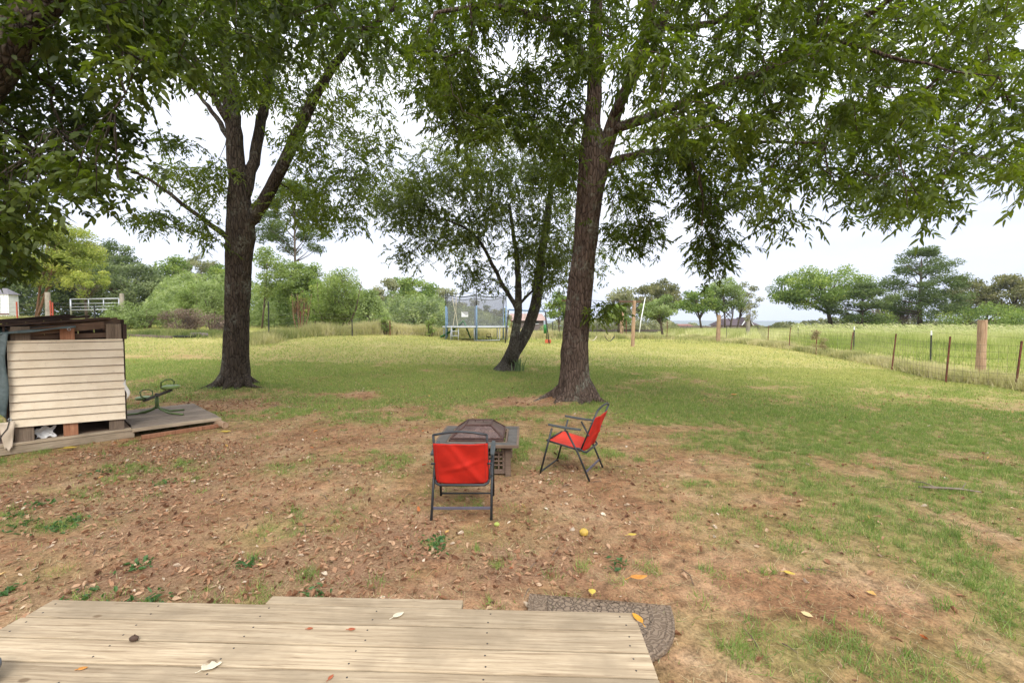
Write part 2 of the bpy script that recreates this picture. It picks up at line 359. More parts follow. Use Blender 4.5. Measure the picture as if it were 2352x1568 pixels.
# ------------------------------------------------------------------ tree building
def unit(a): return a / np.maximum(np.linalg.norm(a, axis=-1, keepdims=True), 1e-9)
def compound(C, n, L, nl, ll, lw, spread, droop=.32, seed=0, cup=.0, tbase=None):
    """pinnate leaves: n leaves round every point of C, nl leaflets each"""
    r = np.random.default_rng(seed); C = np.repeat(C, n, 0); K = len(C)
    tb = np.repeat(r.random(len(C) // n) if tbase is None else tbase, n)
    base = C + r.normal(size=(K, 3)) * spread * np.array([1, 1, .55])
    d = r.normal(size=(K, 3)); d[:, 2] = d[:, 2] * .45 - .35; d = unit(d)
    Lr = L * r.uniform(.7, 1.25, K)
    up = np.array([0, 0, 1.0]) + r.normal(size=(K, 3)) * .35
    side = unit(np.cross(d, up))
    ts = np.linspace(.28, 1, (nl + 1) // 2)
    V = []; T = []
    for j in range(nl):
        tt = ts[min(j // 2, len(ts) - 1)]; s = (1 if j % 2 else -1) if j < nl - 1 else 0
        p = base + d * (Lr * tt)[:, None] + np.array([0, 0, -1.0]) * (droop * Lr * tt * tt)[:, None]
        dr = unit(d * (.75 if s else 1.2) + side * s * .85 + np.array([0, 0, -.35]) + r.normal(size=(K, 3)) * .22)
        nn = unit(up + r.normal(size=(K, 3)) * .5); wv = unit(np.cross(dr, nn))
        l = ll * r.uniform(.7, 1.2, K) * (.75 + .5 * tt); w_ = lw * r.uniform(.8, 1.2, K)
        a = p; q = p + dr * l[:, None] + np.array([0, 0, -1.0]) * (l * .18)[:, None]
        m1 = p + dr * (l * .28)[:, None]; m2 = p + dr * (l * .66)[:, None] + np.array([0, 0, -1.0]) * (l * .06)[:, None]; h1 = wv * (w_ * .46)[:, None]; h2 = wv * (w_ * .36)[:, None]
        V.append(np.stack([a, m1 + h1, m2 + h2, q, m2 - h2, m1 - h1], 1))
        T.append(np.clip(tb * .65 + r.random(K) * .45 - .05, 0, 1))
    V = np.stack(V, 1).reshape(-1, 3); T = np.repeat(np.stack(T, 1).reshape(-1), 6)
    return V, np.arange(len(V)).reshape(-1, 6), T

def in_poly(u, v, poly):
    c = np.zeros(len(u), bool); n = len(poly)
    for i in range(n):
        x1, y1 = poly[i]; x2, y2 = poly[(i + 1) % n]
        k = ((y1 > v) != (y2 > v)) & (u < (x2 - x1) * (v - y1) / (y2 - y1 + 1e-9) + x1); c ^= k
    return c
def cloud_pts(regions, seed):
    """points filling crown regions: outline as seen along the view, real depth range"""
    r = np.random.default_rng(seed); out = []
    for poly, y0, y1, n in regions:
        P_ = np.array(poly); lo = P_.min(0); hi = P_.max(0); got = 0
        while got < n:
            u = r.uniform(lo[0], hi[0], n * 2); v = r.uniform(lo[1], hi[1], n * 2)
            ok = in_poly(u, v, poly); u = u[ok][:n - got]; v = v[ok][:n - got]; got += len(u)
            y = r.uniform(y0, y1, len(u))
            for a, b, c in zip(u, v, y): out.append(at(a, b, c))
    return np.array(out)

def skeleton(limbs, tips, seed, tipr=.005, jit=.10, sag=0.12):
    """limbs: list of [(point, radius), ...]; tips attach one after another to the nearest wood"""
    r = np.random.default_rng(seed)
    pos = []; par = []; rad = []
    for limb in limbs:
        pts = np.array([p for p, _ in limb]); rr = np.array([q for _, q in limb])
        seg = np.linalg.norm(np.diff(pts, axis=0), axis=1); s = np.concatenate([[0], np.cumsum(seg)])
        n = max(2, int(s[-1] / .22)); q = np.linspace(0, s[-1], n)
        # smooth path
        P_ = np.stack([np.interp(q, s, pts[:, i]) for i in range(3)], 1)
        for _ in range(3): P_[1:-1] = (P_[:-2] + 2 * P_[1:-1] + P_[2:]) / 4
        P_[1:-1] += r.normal(size=P_[1:-1].shape) * .012
        Q = np.interp(q, s, rr); first = -1
        if pos: first = int(np.argmin(np.linalg.norm(np.array(pos) - P_[0], axis=1)))
        for i in range(n):
            pos.append(P_[i]); par.append(first if i == 0 else len(pos) - 2); rad.append(Q[i])
    nl = len(pos)
    T = np.array(tips); cap = len(pos) + len(T) * 9; A = np.zeros((cap, 3)); A[:nl] = np.array(pos); cnt = nl
    thick = np.array(rad)
    base = A[:nl][thick < .22] if (thick < .22).any() else A[:nl]
    dist = np.array([np.min(np.linalg.norm(base - t_, axis=1)) for t_ in T]); order = np.argsort(dist)
    tipn = []
    zmin = base[:, 2].min()
    for k in order:
        d = np.linalg.norm(A[:cnt] - T[k], axis=1); 
        d = d + np.where((A[:cnt, 2] < zmin), 5.0, 0)
        j = int(np.argmin(d)); a = A[j].copy(); L = d[j]
        m = max(1, min(8, int(L / .25))); prev = j
        for i in range(1, m + 1):
            f = i / m; q = a + (T[k] - a) * f + np.array([0, 0, sag * L * math.sin(math.pi * f)])
            if i < m: q = q + r.normal(size=3) * jit * min(L, 1.2) * .35
            A[cnt] = q; pos.append(q); par.append(prev); rad.append(None); prev = cnt; cnt += 1
        tipn.append(prev)
    n = cnt; acc = np.zeros(n); child = [[] for _ in range(n)]
    for i in range(n):
        if par[i] >= 0: child[par[i]].append(i)
    rr = np.zeros(n)
    order2 = sorted(range(nl, n), key=lambda i: -i)
    for i in order2:
        s = sum(rr[c] ** 2.35 for c in child[i]) if child[i] else 0
        rr[i] = max(tipr, s ** (1 / 2.35)) if child[i] else tipr
    for i in range(nl): rr[i] = rad[i]
    for i in range(nl, n):
        if par[i] >= 0: rr[i] = min(rr[i], rr[par[i]] * .85 + .001)
    return A[:n], par, rr, child, tipn
def tubes(A, par, rr, child, skip=lambda i: False, n=6):
    """sweep every chain of the skeleton into one mesh"""
    mb = MB(); N_ = len(A); started = [i for i in range(N_) if par[i] < 0]
    stack = list(started)
    while stack:
        s = stack.pop(); chain = ([par[s]] if par[s] >= 0 else []) + [s]
        cur = s
        while child[cur]:
            c = sorted(child[cur], key=lambda i: -rr[i])
            stack += c[1:]; cur = c[0]; chain.append(cur)
        if len(chain) < 2: continue
        rads = [rr[i] for i in chain]
        if par[s] >= 0: rads[0] = min(rads[0], rads[1] * 1.3)
        k = 5 if rads[min(1, len(rads) - 1)] < .02 else (8 if rads[1] < .08 else 14)
        pts = [A[i] for i in chain]
        mb.tube(pts, rads, k, 0.5)
    return mb
def bigtrunk(path, flare, seed, lobes=6, n=56, roots=(), fl_h=.16):
    """trunk with buttressed base and furrowed bark in the mesh; path = [(x,y,z,r)]"""
    P_ = np.array(path, float); seg = np.linalg.norm(np.diff(P_[:, :3], axis=0), axis=1); s = np.concatenate([[0], np.cumsum(seg)])
    m = int(s[-1] / .035); q = np.linspace(0, s[-1], m)
    C = np.stack([np.interp(q, s, P_[:, i]) for i in range(4)], 1)
    for _ in range(14): C[1:-1] = (C[:-2] + 2 * C[1:-1] + C[2:]) / 4
    th = np.linspace(0, 2 * math.pi, n, endpoint=False)
    TH, Z = np.meshgrid(th, q)
    r = np.random.default_rng(seed); ph = r.uniform(0, 6.28, 4)
    lobe = .5 + .5 * np.sin(TH * lobes / 2 * 2 / 2 + ph[0] + .8 * np.sin(TH * 2 + ph[1]))
    for a0, k in roots: lobe = lobe + k * np.exp(-((np.angle(np.exp(1j * (TH - a0)))) / .28) ** 2)
    rr = C[:, 3][:, None] * (1 + flare * lobe * np.exp(-Z / fl_h) + .28 * flare * np.exp(-Z / (fl_h * 3.4)))
    ux = np.cos(TH) * 2.1; uy = np.sin(TH) * 2.1
    furrow = np.abs(fbm(ux * 3.3 + Z * .35, uy * 3.3 + Z * 1.15, seed, 3) - .5) * 2
    rr = rr * (1 + .05 * (fbm(ux + 3, uy + Z * 1.1, seed + 5, 3) - .5) * 2) + .028 * (np.clip(furrow * 2.2, 0, 1) - .5)
    X = C[:, 0][:, None] + rr * np.cos(TH); Y = C[:, 1][:, None] + rr * np.sin(TH); ZZ = np.repeat(C[:, 2][:, None], n, 1)
    V = np.stack([X, Y, ZZ], -1).reshape(-1, 3); i = np.arange(m * n).reshape(m, n)
    Fq = np.stack([i[:-1], np.roll(i[:-1], -1, 1), np.roll(i[1:], -1, 1), i[1:]], -1).reshape(-1, 4)
    return V, Fq
def merge(obs, name):
    """join (V, F) sets and an MB into one mesh"""
    return None
def pts_px(lst, Y=None):
    out = []
    for e in lst:
        u, v, y, wpx = e; p = at(u, v, y); out.append((p, WS * wpx / 2 / F * y * y / math.hypot(p[0], y)))
    return out

def bigtree(name, label, base_path, flare, limbs, regions, lm, bm, leafp, seed, roots=(), extra=None, fl_h=.16, lobes=6):
    rt = base_path[0][:3]; root = empty(name, rt, 0, label, 'tree')
    V, Fq = bigtrunk(base_path, flare, seed, lobes=lobes, roots=roots, fl_h=fl_h)
    tips = cloud_pts(regions, seed)
    A, par, rr, child, tipn = skeleton(limbs, tips, seed)
    mb = tubes(A, par, rr, child)
    # one trunk mesh: furrowed bole + limbs
    for a0, k in roots:
        p_ = base_path[0]; rb = p_[3]; Lr_ = rb * (1.1 + .55 * k); pts = []; rad = []
        for f in np.linspace(0, 1, 8):
            d_ = rb * .35 + Lr_ * f; x_ = p_[0] + math.cos(a0 + .25 * math.sin(5 * f + k)) * d_; y_ = p_[1] + math.sin(a0 + .25 * math.sin(5 * f + k)) * d_
            pts.append((x_, y_, float(H(x_, y_)) + .15 + .30 * (1 - f) ** 2.6 - .15 * f)); rad.append(rb * (.46 * (1 - f) ** 1.2 + .07))
        mb.tube(pts, rad, 10, .5)
    v2 = np.array(mb.v); b = len(V)
    faces = [tuple(f) for f in Fq.tolist()] + [tuple(i + b for i in f) for f in mb.f]
    me = bpy.data.meshes.new('trunk'); me.from_pydata(np.concatenate([V, v2]).tolist(), [], faces); me.update()
    me.polygons.foreach_set('use_smooth', [True] * len(me.polygons)); me.materials.append(bm)
    o = link(bpy.data.objects.new('trunk', me), root); o.location = [-c for c in rt]
    Lr = np.random.default_rng(seed + 1)
    C = A[tipn]
    # leaves also a little back along the twigs
    back = A[[par[i] for i in tipn]]; C2 = C * .55 + back * .45
    n, L, nl, ll, lw, spread = leafp
    tb = np.clip(.5 + (fbm(C[:, 0] * .9 + C[:, 2], C[:, 1] * .9 + C[:, 2] * .6, seed + 3, 3) - .5) * 2.2 + Lr.normal(size=len(C)) * .12, 0, 1)
    v1, f1, t1 = compound(C, n, L, nl, ll, lw, spread, seed=seed + 7, tbase=tb)
    v2_, f2, t2 = compound(C2, max(1, n // 3), L, nl, ll, lw, spread * .9, seed=seed + 8, tbase=tb)
    Vv = np.concatenate([v1, v2_]); T = np.concatenate([t1, t2])
    if extra is not None:
        ve, fe, te = compound(extra, n, L, nl, ll, lw, spread * .6, seed=seed + 9); Vv = np.concatenate([Vv, ve]); T = np.concatenate([T, te])
    c = npmesh('crown', Vv, np.arange(len(Vv)).reshape(-1, 6), lm, root, T); c.location = [-q for q in rt]
    return root

# ------------------------------------------------------------------ the three yard trees and the near left one
def row(lst, y): return [(u, v, y, w_) for u, v, w_ in lst]
def bp(lst, y):
    """bole path from picture measurements at depth y: (x, y, z, r)"""
    o = []
    for u, v, w_ in lst:
        p = at(u, v, y); o.append((p[0], p[1], p[2], WS * w_ / 2 / F * y * y / math.hypot(p[0], y)))
    return o
# left tree
WS = .86
g1 = G(541, 893); y1 = g1[1]
path1 = [(g1[0], y1, g1[2] - .12, 30 / F * y1)] + bp([(541, 870, 76), (542, 820, 70), (543, 760, 67), (545, 700, 66), (547, 640, 69), (549, 590, 73), (554, 545, 80), (553, 505, 76), (549, 460, 62), (547, 430, 52)], y1)
limbs1 = [pts_px(row([(550, 480, 62), (546, 400, 54), (540, 320, 46), (530, 230, 40), (518, 130, 34), (508, 0, 30), (495, -160, 22), (480, -330, 14)], y1)),
          pts_px([(556, 470, y1, 34), (583, 380, y1 + .2, 32), (600, 280, y1 + .4, 29), (622, 150, y1 + .6, 24), (650, 0, y1 + .9, 20), (690, -200, y1 + 1.3, 12)]),
          pts_px([(568, 520, y1, 44), (604, 466, y1 - .1, 36), (645, 392, y1 - .3, 34), (688, 296, y1 - .5, 31), (738, 195, y1 - .8, 24), (815, 88, y1 - 1.1, 17), (905, 20, y1 - 1.4, 12)]),
          pts_px([(529, 552, y1, 24), (505, 528, y1 - .15, 17), (455, 499, y1 - .3, 14), (405, 452, y1 - .5, 12), (345, 414, y1 - .7, 10), (289, 384, y1 - .9, 7)]),
          pts_px([(535, 300, y1, 22), (480, 200, y1 - .5, 18), (420, 90, y1 - 1.2, 14), (340, -40, y1 - 2, 9)]),
          pts_px([(540, 340, y1, 18), (480, 245, y1 + .6, 13), (440, 200, y1 + 1, 9)])]
reg1 = [([(560, -260), (1010, -240), (1050, 60), (960, 150), (880, 190), (905, 330), (850, 470), (820, 545), (745, 560), (700, 450), (650, 330), (640, 240), (560, 230)], y1 - 2.4, y1 + 2.2, 430),
        ([(180, -260), (600, -260), (640, 210), (560, 250), (480, 215), (430, 205), (330, 150), (200, 60)], y1 - 2.6, y1 + 2.0, 260),
        ([(285, 500), (330, 470), (385, 478), (405, 505), (370, 530), (300, 538)], y1 - 1.3, y1 - .2, 12),
        ([(385, 490), (470, 505), (520, 520), (500, 560), (420, 555)], y1 - .9, y1, 9),
        ([(400, 350), (520, 370), (525, 450), (470, 470), (400, 430), (330, 400)], y1 - .9, y1 + .4, 30),
        ([(350, 300), (440, 320), (430, 345), (370, 350)], y1 - .5, y1 + .6, 8),
        ([(610, 470), (700, 380), (760, 470), (735, 520), (650, 530)], y1 - .8, y1 + 1.2, 26),
        ([(500, -900), (1100, -900), (1000, -260), (200, -260), (100, -700)], y1 - 3, y1 + 3, 70)]
bigtree('shade_tree', 'big dark trunked shade tree on the left, forking low above spreading surface roots', path1, .42, limbs1, reg1, M['leaf'], M['bark_dark'],
        (8, .26, 9, .094, .038, .17), 101, roots=((math.pi * 1.08, 2.2), (-.15, 2.2), (-1.3, 1.0), (-2.2, 1.2), (1.2, 1.5), (-.75, 1.3), (-2.7, 1.5)), fl_h=.20)
# right tree
WS = .97
g2 = G(1322, 922); y2 = g2[1]
path2 = [(g2[0] + .02, y2, g2[2] - .12, 37 / F * y2)] + bp([(1321, 890, 72), (1319, 850, 66), (1320, 800, 63), (1325, 740, 60), (1332, 670, 58), (1341, 590, 54), (1348, 520, 55), (1353, 460, 58), (1361, 400, 66), (1366, 365, 72), (1362, 330, 56), (1361, 300, 44)], y2)
limbs2 = [pts_px(row([(1358, 380, 50), (1357, 320, 44), (1361, 260, 38), (1366, 190, 34), (1368, 110, 32), (1370, 20, 29), (1368, -120, 22), (1360, -300, 12)], y2)),
          pts_px([(1376, 375, y2, 46), (1396, 320, y2 - .1, 38), (1412, 262, y2 - .3, 30), (1440, 200, y2 - .4, 24), (1468, 140, y2 - .5, 26), (1490, 60, y2 - .6, 28), (1505, -60, y2 - .8, 22), (1530, -250, y2 - 1, 12)]),
          pts_px([(1410, 270, y2 - .3, 20), (1462, 158, y2 - .9, 17), (1515, 90, y2 - 1.4, 15), (1550, -20, y2 - 1.8, 12)]),
          pts_px([(1400, 300, y2 - .2, 22), (1470, 278, y2 - .5, 24), (1531, 251, y2 - .8, 22), (1600, 226, y2 - 1.1, 19), (1683, 183, y2 - 1.6, 18), (1797, 152, y2 - 2.2, 17), (1912, 91, y2 - 2.8, 16), (2041, 4, y2 - 3.4, 15), (2150, -90, y2 - 4, 10)]),
          pts_px([(1380, 380, y2, 22), (1417, 362, y2 - .1, 18), (1488, 350, y2 - .4, 15), (1547, 344, y2 - .8, 13), (1606, 388, y2 - 1.2, 9), (1620, 440, y2 - 1.3, 6), (1612, 520, y2 - 1.3, 4)]),
          pts_px([(1362, 150, y2, 20), (1330, 108, y2 - .2, 16), (1290, 60, y2 - .6, 17), (1213, 28, y2 - 1.1, 15), (1120, 8, y2 - 1.6, 11), (1000, 30, y2 - 2.1, 8)]),
          pts_px([(1600, 226, y2 - 1.1, 12), (1650, 290, y2 - 1.5, 10), (1760, 330, y2 - 2, 8), (1900, 330, y2 - 2.5, 6)]),
          pts_px([(1912, 91, y2 - 2.8, 11), (2010, 120, y2 - 3.2, 10), (2120, 150, y2 - 3.6, 8), (2230, 170, y2 - 4, 6)]),
          pts_px([(1490, 60, y2 - .6, 18), (1600, 70, y2 - 1, 16), (1680, 40, y2 - 1.5, 14), (1760, -60, y2 - 2, 10)]),
          pts_px([(1361, 160, y2, 12), (1312, 150, y2 + .3, 9), (1265, 70, y2 + .6, 7)])]
reg2 = [([(1420, -260), (2420, -260), (2420, 20), (2290, 30), (2300, 120), (2420, 150), (2420, 420), (2280, 440), (2230, 395), (2150, 470), (2000, 505), (1920, 450), (1880, 400), (1860, 470), (1780, 540), (1720, 500), (1690, 400), (1620, 330), (1520, 330), (1440, 300)], y2 - 4.6, y2 + 1.4, 760),
        ([(1400, 330), (1600, 330), (1700, 420), (1690, 470), (1600, 455), (1540, 400), (1460, 480), (1440, 580), (1395, 590), (1400, 460)], y2 - 1.6, y2 + 1.5, 90),
        ([(1570, 430), (1640, 440), (1690, 560), (1685, 625), (1620, 635), (1585, 590), (1600, 520)], y2 - 1.0, y2 + .2, 34),
        ([(1440, 490), (1510, 500), (1500, 590), (1430, 590)], y2 - .8, y2 + .6, 16),
        ([(1130, 180), (1200, 150), (1340, 170), (1350, 330), (1330, 440), (1240, 350), (1180, 300), (1130, 260)], y2 - .9, y2 + 1.4, 95),
        ([(990, -200), (1420, -220), (1410, 150), (1330, 160), (1240, 110), (1190, 60), (1120, 50), (1090, 170), (1130, 290), (1060, 330), (960, 250), (940, 120), (1000, 40)], y2 - 2.3, y2 + 1.0, 290), ([(930, 90), (1110, 150), (1150, 310), (1060, 340), (1000, 250), (940, 200)], y2 - 1.5, y2 + .5, 60),
        ([(1360, -900), (2600, -900), (2420, -260), (1000, -240), (900, -700)], y2 - 5, y2 + 2, 80),
        ([(1190, 140), (1260, 120), (1250, 210), (1200, 260)], y2, y2 + 1, 12)]
sprout = np.array([at(u, v, y2 - .35) for u, v in ((1375, 700), (1392, 692), (1405, 690), (1420, 705), (1385, 715), (1372, 722), (1362, 712))])
bigtree('shade_tree', 'tall reddish barked tree behind the red chairs with long limbs over the right half', path2, .42, limbs2, reg2, M['leaf'], M['bark_red'],
        (7, .29, 11, .098, .037, .17), 202, extra=np.repeat(sprout, 1, 0), roots=((math.pi * .97, 2.4), (-.45, 1.7), (-1.3, .8), (-2.3, 1.2), (-.95, .5)), fl_h=.21)
# slim leaning pair in the middle
WS = .76
g3 = G(1164, 848); y3 = g3[1]
path3 = [(g3[0] - .1, y3, g3[2] - .12, 31 / F * y3)] + bp([(1168, 832, 48), (1180, 805, 44), (1192, 775, 41), (1198, 762, 38)], y3)
limbs3 = [pts_px(row([(1182, 808, 38), (1204, 778, 36), (1222, 735, 34), (1230, 700, 33), (1236, 650, 31), (1244, 590, 26), (1254, 520, 22), (1264, 450, 17), (1272, 380, 12), (1276, 300, 8)], y3)),
          pts_px(row([(1174, 825, 40), (1182, 785, 31), (1188, 745, 26), (1191, 700, 23), (1190, 650, 19), (1187, 600, 15), (1180, 540, 12), (1170, 470, 8)], y3 - .3)),
          pts_px([(1190, 715, y3 - .3, 16), (1176, 690, y3 - .35, 13), (1153, 652, y3 - .45, 12), (1130, 605, y3 - .6, 11), (1105, 555, y3 - .8, 9), (1070, 520, y3 - 1, 7), (1000, 500, y3 - 1.4, 5)]),
          pts_px([(1192, 700, y3 - .3, 10), (1210, 680, y3 - .1, 8), (1226, 665, y3, 7)])]
reg3 = [([(880, 390), (960, 370), (1010, 300), (1080, 350), (1130, 370), (1240, 340), (1320, 360), (1325, 560), (1310, 650), (1240, 640), (1180, 590), (1100, 560), (1060, 600), (990, 560), (940, 520), (870, 520), (850, 440)], y3 - 2.0, y3 + 2.0, 420),
        ([(905, 540), (960, 545), (945, 610), (925, 620)], y3 - 1, y3, 12), ([(1070, 330), (1110, 270), (1200, 250), (1300, 280), (1320, 420), (1050, 430)], y3 - 1.5, y3 + 1.5, 90), ([(870, 400), (960, 360), (990, 520), (880, 530)], y3 - 1.5, y3 + 1, 40),
        ([(1060, 590), (1170, 600), (1165, 660), (1110, 665), (1060, 650)], y3 - 1, y3 + .5, 20),
        ([(1360, 560), (1400, 560), (1402, 640), (1370, 650)], y3 - 1, y3 + 1, 8),
        ([(1200, 560), (1320, 560), (1310, 690), (1250, 690), (1210, 640)], y3 - 1, y3 + .8, 40)]
bigtree('leaning_tree', 'slim twin stemmed tree leaning right in mid yard with lichened grey bark', path3, .25, limbs3, reg3, M['leaf_mid'], M['bark_grey'],
        (7, .28, 9, .105, .042, .27), 303, fl_h=.22)
# near tree, its trunk just outside the left edge
y0 = 5.0
p0 = [(-7.4, 5.0, -.12, .30), (-7.3, 5.0, .5, .26), (-6.9, 5.0, 2.0, .23), (-6.2, 5.0, 3.6, .20), (-5.6, 5.0, 4.6, .18)]
limbs0 = [[((-6.0, 5.0, 3.9), .19), ((-5.35, 5.0, 4.75), .17), ((-4.9, 5.0, 5.3), .155), ((-4.3, 5.1, 6.4), .12), ((-3.6, 5.3, 8.0), .07)],
          pts_px([(-120, 150, 5.2, 60), (60, 30, 5.6, 34), (250, -60, 6.0, 22), (520, -160, 6.6, 14)])]
reg0 = [([(-220, -200), (330, -200), (340, 120), (300, 210), (335, 290), (300, 420), (230, 455), (150, 470), (80, 500), (40, 590), (-220, 640)], 4.6, 7.4, 480),
        ([(250, -220), (900, -220), (960, 60), (840, 130), (660, 120), (560, 200), (440, 180), (330, 120)], 5.2, 7.6, 170),
        ([(-20, 480), (60, 500), (50, 590), (-20, 640)], 5.4, 6.8, 24)]
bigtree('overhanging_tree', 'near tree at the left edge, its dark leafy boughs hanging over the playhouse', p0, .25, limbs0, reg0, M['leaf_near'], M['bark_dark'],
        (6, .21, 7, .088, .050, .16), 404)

# ------------------------------------------------------------------ background trees
def lm_(n, a, b, c, tr=.35, tc_=(1.2, 1.4, .7)): M[n] = leafmat(n, [(0, a), (.5, b), (1, c)], tr, tc_, .7)
lm_('f_yellow', (.13, .17, .035), (.27, .31, .06), (.48, .46, .12))
lm_('f_green', (0.079, 0.125, 0.035), (0.171, 0.240, 0.058), (0.341, 0.384, 0.096))
lm_('f_bright', (.10, .14, .04), (.20, .26, .075), (.32, .37, .13))
lm_('f_cedar', (0.088, 0.116, 0.054), (0.176, 0.213, 0.106), (0.328, 0.361, 0.170))
lm_('f_pine', (.06, .085, .03), (.11, .15, .05), (.18, .22, .08))
lm_('f_oak', (0.090, 0.093, 0.037), (0.171, 0.170, 0.076), (0.306, 0.272, 0.136))
lm_('f_grey', (0.126, 0.132, 0.070), (0.230, 0.229, 0.123), (0.376, 0.352, 0.211))
lm_('f_brown', (.12, .085, .06), (.21, .15, .11), (.32, .24, .18), .2, (1, 1, 1))
lm_('f_fern', (.12, .16, .055), (.22, .275, .10), (.33, .38, .17))
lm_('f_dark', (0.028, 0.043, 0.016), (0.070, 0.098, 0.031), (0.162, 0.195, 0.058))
lm_('f_tan', (.14, .11, .05), (.28, .23, .11), (.45, .38, .20), .25, (1, 1, 1))
lm_('f_red', (.12, .04, .02), (.25, .10, .04), (.40, .20, .08), .2, (1, 1, 1))
def bgplant(name, label, cat, u0, u1, v0, v1, Y, mat, kind='broad', base=None, trunk=None, lean=0, seed=None, dens=1.0, bark='bark_far', group=None, ncl=None, stems=1, aspect=1.0, tw=None, ls=1.0):
    seed = seed if seed is not None else int(u0 * 7 + v0) % 9973
    r = np.random.default_rng(seed)
    c = at((u0 + u1) / 2, (v0 + v1) / 2, Y); wd = (u1 - u0) / F * Y / 2; ht = (v1 - v0) / F * Y / 2
    bx = at(base if base is not None else (u0 + u1) / 2, HOR, Y)[0]; g = gp(bx, Y)
    root = empty(name, g, 0, label, cat, group)
    area = (u1 - u0) * (v1 - v0) / 5.27
    ncl = ncl or int(np.clip(area / 60, 16, 150))
    d = unit(r.normal(size=(ncl, 3))); fr = r.uniform(.25, 1, ncl) ** .55
    cl = d * fr[:, None] * np.array([wd * .86, wd * .8 * aspect, ht * .86])
    if kind == 'pine':
        nl = max(6, ncl // 6); lv = np.linspace(-.9, .92, nl); k = r.integers(0, nl, ncl)
        prof = np.interp(lv[k], [-1, -.5, .2, .7, 1], [.75, 1, .9, .55, .2]); a = r.uniform(0, 6.28, ncl); q = r.uniform(.15, 1, ncl) ** .6
        cl = np.stack([np.cos(a) * q * wd * prof, np.sin(a) * q * wd * prof, lv[k] * ht + r.normal(size=ncl) * ht * .04 + q * ht * .02], 1)
    if kind == 'dome':   # wide flat based crown
        cl[:, 2] = np.where(cl[:, 2] < 0, cl[:, 2] * .55, cl[:, 2])
        cl[:, 0] *= 1 + .12 * (cl[:, 2] < 0)
    cl = cl + c
    crad = (wd * ht) ** .5 * {'broad': .25, 'pine': .24, 'dome': .25, 'bush': .27, 'wisp': .18}[kind] * (60 / ncl) ** .25
    flat = {'broad': .75, 'pine': .62, 'dome': .66, 'bush': .9, 'wisp': .75}[kind]
    n = int(area * 2.3 * dens); k = r.integers(0, ncl, n)
    off = r.normal(size=(n, 3)); off = off / np.linalg.norm(off, axis=1)[:, None] * (r.uniform(0, 1, n) ** .45)[:, None]
    P_ = cl[k] + off * crad * np.array([1.15, 1.15, flat])
    size = max(.07, .0041 * Y) * ls * r.uniform(.6, 1.4, n)
    if kind == 'pine':
        dr = unit(np.stack([r.normal(size=n), r.normal(size=n), np.abs(r.normal(size=n)) * .6], 1)); asp = .28; size = size * 1.5
    elif kind in ('bush', 'wisp'):
        dr = unit(r.normal(size=(n, 3)) + np.array([0, 0, .7])); asp = .42
    else: dr = unit(r.normal(size=(n, 3)) + np.array([0, 0, -.15])); asp = .62
    wv = unit(np.cross(dr, r.normal(size=(n, 3)) + np.array([0, 0, .8])))
    a = P_ - dr * (size / 2)[:, None]; b = P_ + dr * (size / 2)[:, None]; ww = wv * (size * asp / 2)[:, None]
    V = np.stack([a, P_ + ww, b, P_ - ww], 1).reshape(-1, 3)
    ct = r.uniform(.05, .95, ncl); T = np.repeat(np.clip(ct[k] * .6 + r.uniform(0, .45, n) + .1 * off[:, 2], 0, 1), 4)
    hmin = H(V[:, 0], V[:, 1]); V[:, 2] = np.maximum(V[:, 2], hmin + .02)
    cr_ = npmesh('crown' if cat in ('tree',) else 'foliage', V - g, np.arange(len(V)).reshape(-1, 4), M[mat], root, T)
    if kind != 'wisp' or stems:
        mb = MB(); r0 = tw / 2 / F * Y if tw else max(.05, wd * .055)
        for s in range(stems):
            ox = (s - (stems - 1) / 2) * r0 * 2.2 if stems > 1 else 0
            top = c + np.array([r.normal() * wd * .1 + ox * 3, 0, ht * (.75 if kind == 'pine' else .35)])
            g0 = g + np.array([ox, r.normal() * r0, -.1]); m1 = g0 * .55 + top * .45 + np.array([r.normal() * .15 * r0 + ox * .5, 0, 0])
            rs = r0 / (1 + .5 * (stems > 1))
            mb.tube([g0 - g, m1 - g, top - g], [rs * 1.15, rs * .75, rs * .22], 7)
            order = r.permutation(ncl)[:min(ncl, 16 if stems == 1 else 8)]
            for q in order:
                f = np.clip((cl[q][2] - g0[2]) / max(top[2] - g0[2], .1) * (.8 if kind == 'pine' else .55), .28, .95)
                st = g0 + (top - g0) * f; md = (st + cl[q]) / 2 + np.array([0, 0, -.03 * ht if kind == 'pine' else .08 * ht])
                mb.tube([st - g, md - g, cl[q] - g], [rs * .42, rs * .26, rs * .08], 4)
        mb.build('trunk' if cat == 'tree' else 'stem', M[bark], root, smooth=True)
    return root
TB = 'trees along the left wood edge'; RB = 'trees beyond the right field'; MBk = 'trees beyond the back fence'
bp_ = bgplant
bp_('maple_tree', 'yellowing maple with twin reddish trunks between the white shed and the pipe gate', 'tree', 20, 225, 500, 668, 38, 'f_yellow', 'broad', base=84, dens=1.5, stems=2, tw=8, bark='bark_rust')
bp_('sapling', 'low yellow green sapling spreading right of the yellowing maple above the gate', 'tree', 150, 258, 610, 690, 37, 'f_yellow', 'wisp', base=200, dens=.9)
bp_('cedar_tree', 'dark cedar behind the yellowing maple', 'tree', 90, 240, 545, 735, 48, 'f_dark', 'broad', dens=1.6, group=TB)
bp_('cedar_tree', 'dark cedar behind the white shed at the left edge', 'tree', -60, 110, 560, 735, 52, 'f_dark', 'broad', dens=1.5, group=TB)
bp_('broad_tree', 'grey green round topped tree rising just right of the yellowing maple', 'tree', 170, 250, 542, 690, 58, 'f_grey', 'broad', dens=1.2, group=TB)
bp_('pine_tree', 'flat topped pine standing behind the feathery cedar left of the dark trunk', 'tree', 205, 312, 549, 650, 75, 'f_pine', 'dome', dens=1.1, tw=6, group=TB)
